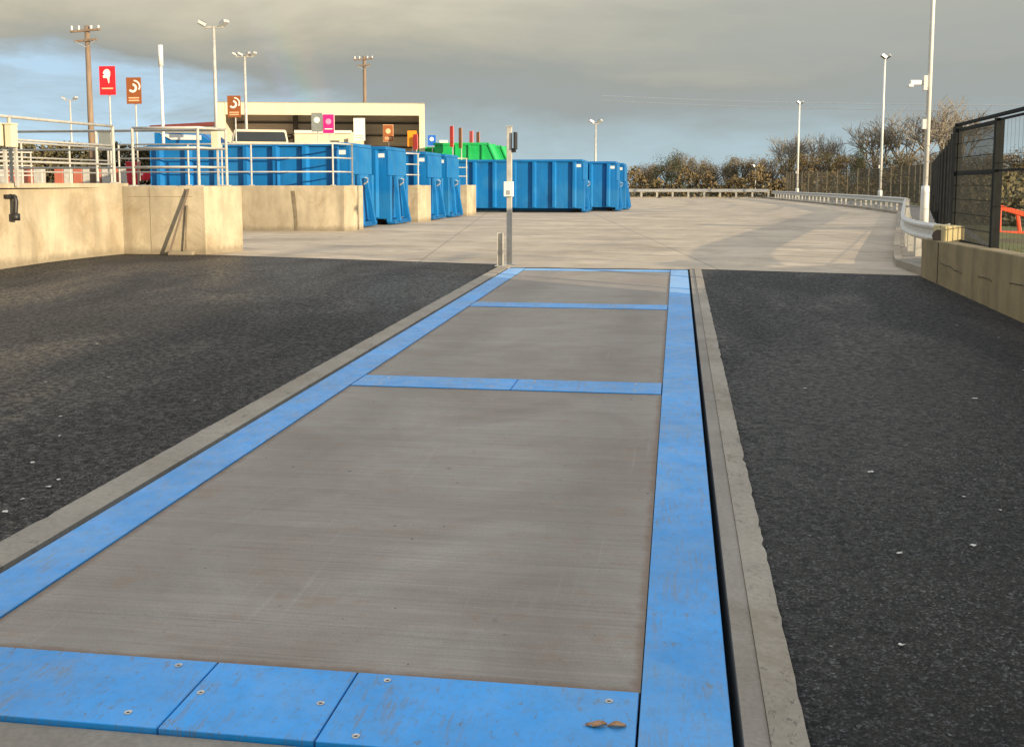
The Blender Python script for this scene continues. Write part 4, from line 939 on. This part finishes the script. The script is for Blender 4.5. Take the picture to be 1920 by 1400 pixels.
TREES = [
 ('brown', -4.9, 140.1, 4.4, 4.7, 'low bronze hedgerow tree touching the right end of the blue containers'),
 ('tan', -3.2, 146.4, 4.9, 4.7, 'thin tan hedgerow tree, second from the blue containers'),
 ('green', -1.4, 138.6, 5.5, 4.4, 'dark evergreen tree near the blue containers, left of the tallest olive one'),
 ('olive', 0.4, 151.0, 6.7, 4.8, 'tallest olive tree in the left half of the far tree line'),
 ('tan', 2.5, 144.3, 5.7, 4.6, 'tan tree just right of the tallest olive tree'),
 ('brown', 4.3, 140.5, 4.5, 4.6, 'low bronze tree over the middle of the far crash barrier'),
 ('olive', 6.5, 148.9, 5.0, 4.7, 'low olive tree left of the broad tan tree'),
 ('tan', 8.3, 143.2, 5.9, 5.5, 'broad tan tree left of the short distant lamp'),
 ('brown', 9.9, 139.4, 4.9, 4.6, 'bronze tree directly behind the short distant lamp'),
 ('brown', 11.6, 135.6, 5.5, 5.4, 'bronze tree between the short lamp and the start of the distant fence'),
 ('olive', 14.3, 139.1, 6.0, 5.5, 'olive tree left of the most distant lamp post'),
 ('brown', 16.0, 133.3, 5.6, 5.1, 'bronze tree just right of the most distant lamp post'),
 ('olive', 18.7, 137.7, 6.1, 5.4, 'olive tree midway between the two farther lamp posts'),
 ('brown', 20.0, 131.9, 5.5, 4.8, 'bronze tree left of the dark evergreen behind the fence'),
 ('green', 20.3, 125.9, 6.2, 3.0, 'dark evergreen poking above the distant fence'),
 ('brown', 22.7, 130.3, 5.4, 5.1, 'bronze tree between the dark evergreen and the middle lamp post'),
 ('olive', 24.2, 126.5, 5.4, 5.0, 'olive tree just right of the middle lamp post'),
 ('tan', 26.7, 128.9, 5.7, 5.0, 'tan tree left of the nearest lamp post'),
 ('brown', 27.5, 123.0, 5.4, 5.1, 'bronze tree directly behind the nearest lamp post'),
 ('olive', 29.4, 121.3, 5.2, 5.0, 'olive tree hidden behind the edge-on dark fence'),
 ('brown', 27.9, 104.9, 4.8, 5.8, 'bronze tree behind the fine mesh panel on the right'),
 ('tan', 29.1, 101.1, 4.9, 5.6, 'tan tree between the right fence posts'),
 ('brown', 29.9, 97.2, 5.0, 6.0, 'bronze tree at the right picture edge'),
 ('bare', 14.4, 149.1, 7.1, 6.8, 'leafless tree left of the most distant lamp post'),
 ('bare', 18.2, 153.7, 7.5, 7.6, 'leafless tree behind the most distant lamp post'),
 ('bare', 20.0, 148.0, 6.8, 6.3, 'leafless tree between the farther lamp posts'),
 ('bare', 25.2, 144.8, 8.3, 8.5, 'leafless tree left of the middle lamp post, above the evergreen'),
 ('bare', 28.3, 143.2, 9.4, 10.0, 'tall leafless tree right of the middle lamp post'),
 ('bare', 31.5, 139.7, 10.1, 11.3, 'tallest leafless tree, behind the nearest lamp post'),
 ('bare', 36.3, 146.5, 9.8, 9.1, 'leafless tree right of the nearest lamp post, above the mesh panel'),
]
GRP = {'bare': 'leafless trees above the distant fence', 'brown': 'bronze hedgerow trees', 'tan': 'tan hedgerow trees', 'olive': 'olive hedgerow trees', 'green': 'dark evergreens in the tree line'}
for i, (k, x, y, h, wd, lab) in enumerate(TREES):
    tree(k, x, y, h, wd, lab, GRP[k], i)
def leafmass(b, r, n, fx_, leaf):
    for _ in range(n):
        p = fx_(r); e1 = Vector((r.gauss(0,1), r.gauss(0,1), r.gauss(0,1))).normalized(); e2 = e1.cross(Vector((r.gauss(0,1), r.gauss(0,1), r.gauss(0,1)))).normalized()
        s1 = leaf*r.uniform(.5,1.3); s2 = s1*r.uniform(.4,.8); b.add([p-e1*s1, p+e2*s2, p+e1*s1, p-e2*s2], [(0,1,2,3)])
    return b
def ug(r):
    u = r.random(); x = -10+u*46; y = 126-u*10+r.gauss(0,1.5); return Vector((x, y, r.random()**.8*(2.3+.8*math.sin(x*.9)+.5*math.sin(x*2.3))))
def ug2(r):
    u = r.random(); x = 34+u*16; y = 108-u*40+r.gauss(0,2); return Vector((x, y, r.random()**.8*(2.6+.7*math.sin(x*1.1)+.5*math.sin(y*.9))))
def ug3(r):
    u = r.random()**1.3; y = 32+u*36; x = 4.9+(y-17)*.215+r.random()*14; return Vector((x, y, .1+r.random()**1.2*(.9+u*1.2+.4*math.sin(x*1.3)+.3*math.sin(y*1.9))))
for nm, fn, n, m, lab in (('undergrowth', ug3, 20000, ml['olive'], 'low brambles on the grass bank behind the red machine'), ('undergrowth', ug, 9000, ml['brown'], 'tangled brown undergrowth beneath the far tree line'), ('undergrowth', ug2, 5000, ml['olive'], 'tangled olive scrub beyond the right fence')):
    o = leafmass(MB(), random.Random(4), n, fn, .10 if fn is ug3 else .20).build(nm, m); tag(o, lab, 'undergrowth'); o['kind'] = 'stuff'
def hedge(label, x0, y0, x1, y1, h, m, seed):
    def f(r):
        u = r.random(); return Vector((x0+(x1-x0)*u+r.gauss(0,.25), y0+(y1-y0)*u+r.uniform(-.8,.8), DK+r.random()**.7*(h+.18*math.sin(u*40+seed)+.1*math.sin(u*97))))
    o = leafmass(MB(), random.Random(seed), 15000, f, .14).build('hedge', m); tag(o, label, 'hedge', 'hedges beyond the upper deck')
hedge('long dark green hedge beyond the upper deck behind the left railings', -56, 62, -37.5, 70, 2.7, ml['olive'], 2)
hedge('olive hedge right of the long dark one, ending at the blue container', -37.3, 70.5, -27.0, 74, 2.4, ml['olive'], 5)
t = thing('overhead_wires', 'two thin pale overhead wires sagging across the sky above the tree line', 'wires', (0,0,0))
for dz in (0, .5):
    MB().tube([(-8+ i*4.2, 112-i*1.2, 10.0+dz-.19*i-.012*i*(13-i)) for i in range(14)], .022, 4).build('wire', m_galv, t)
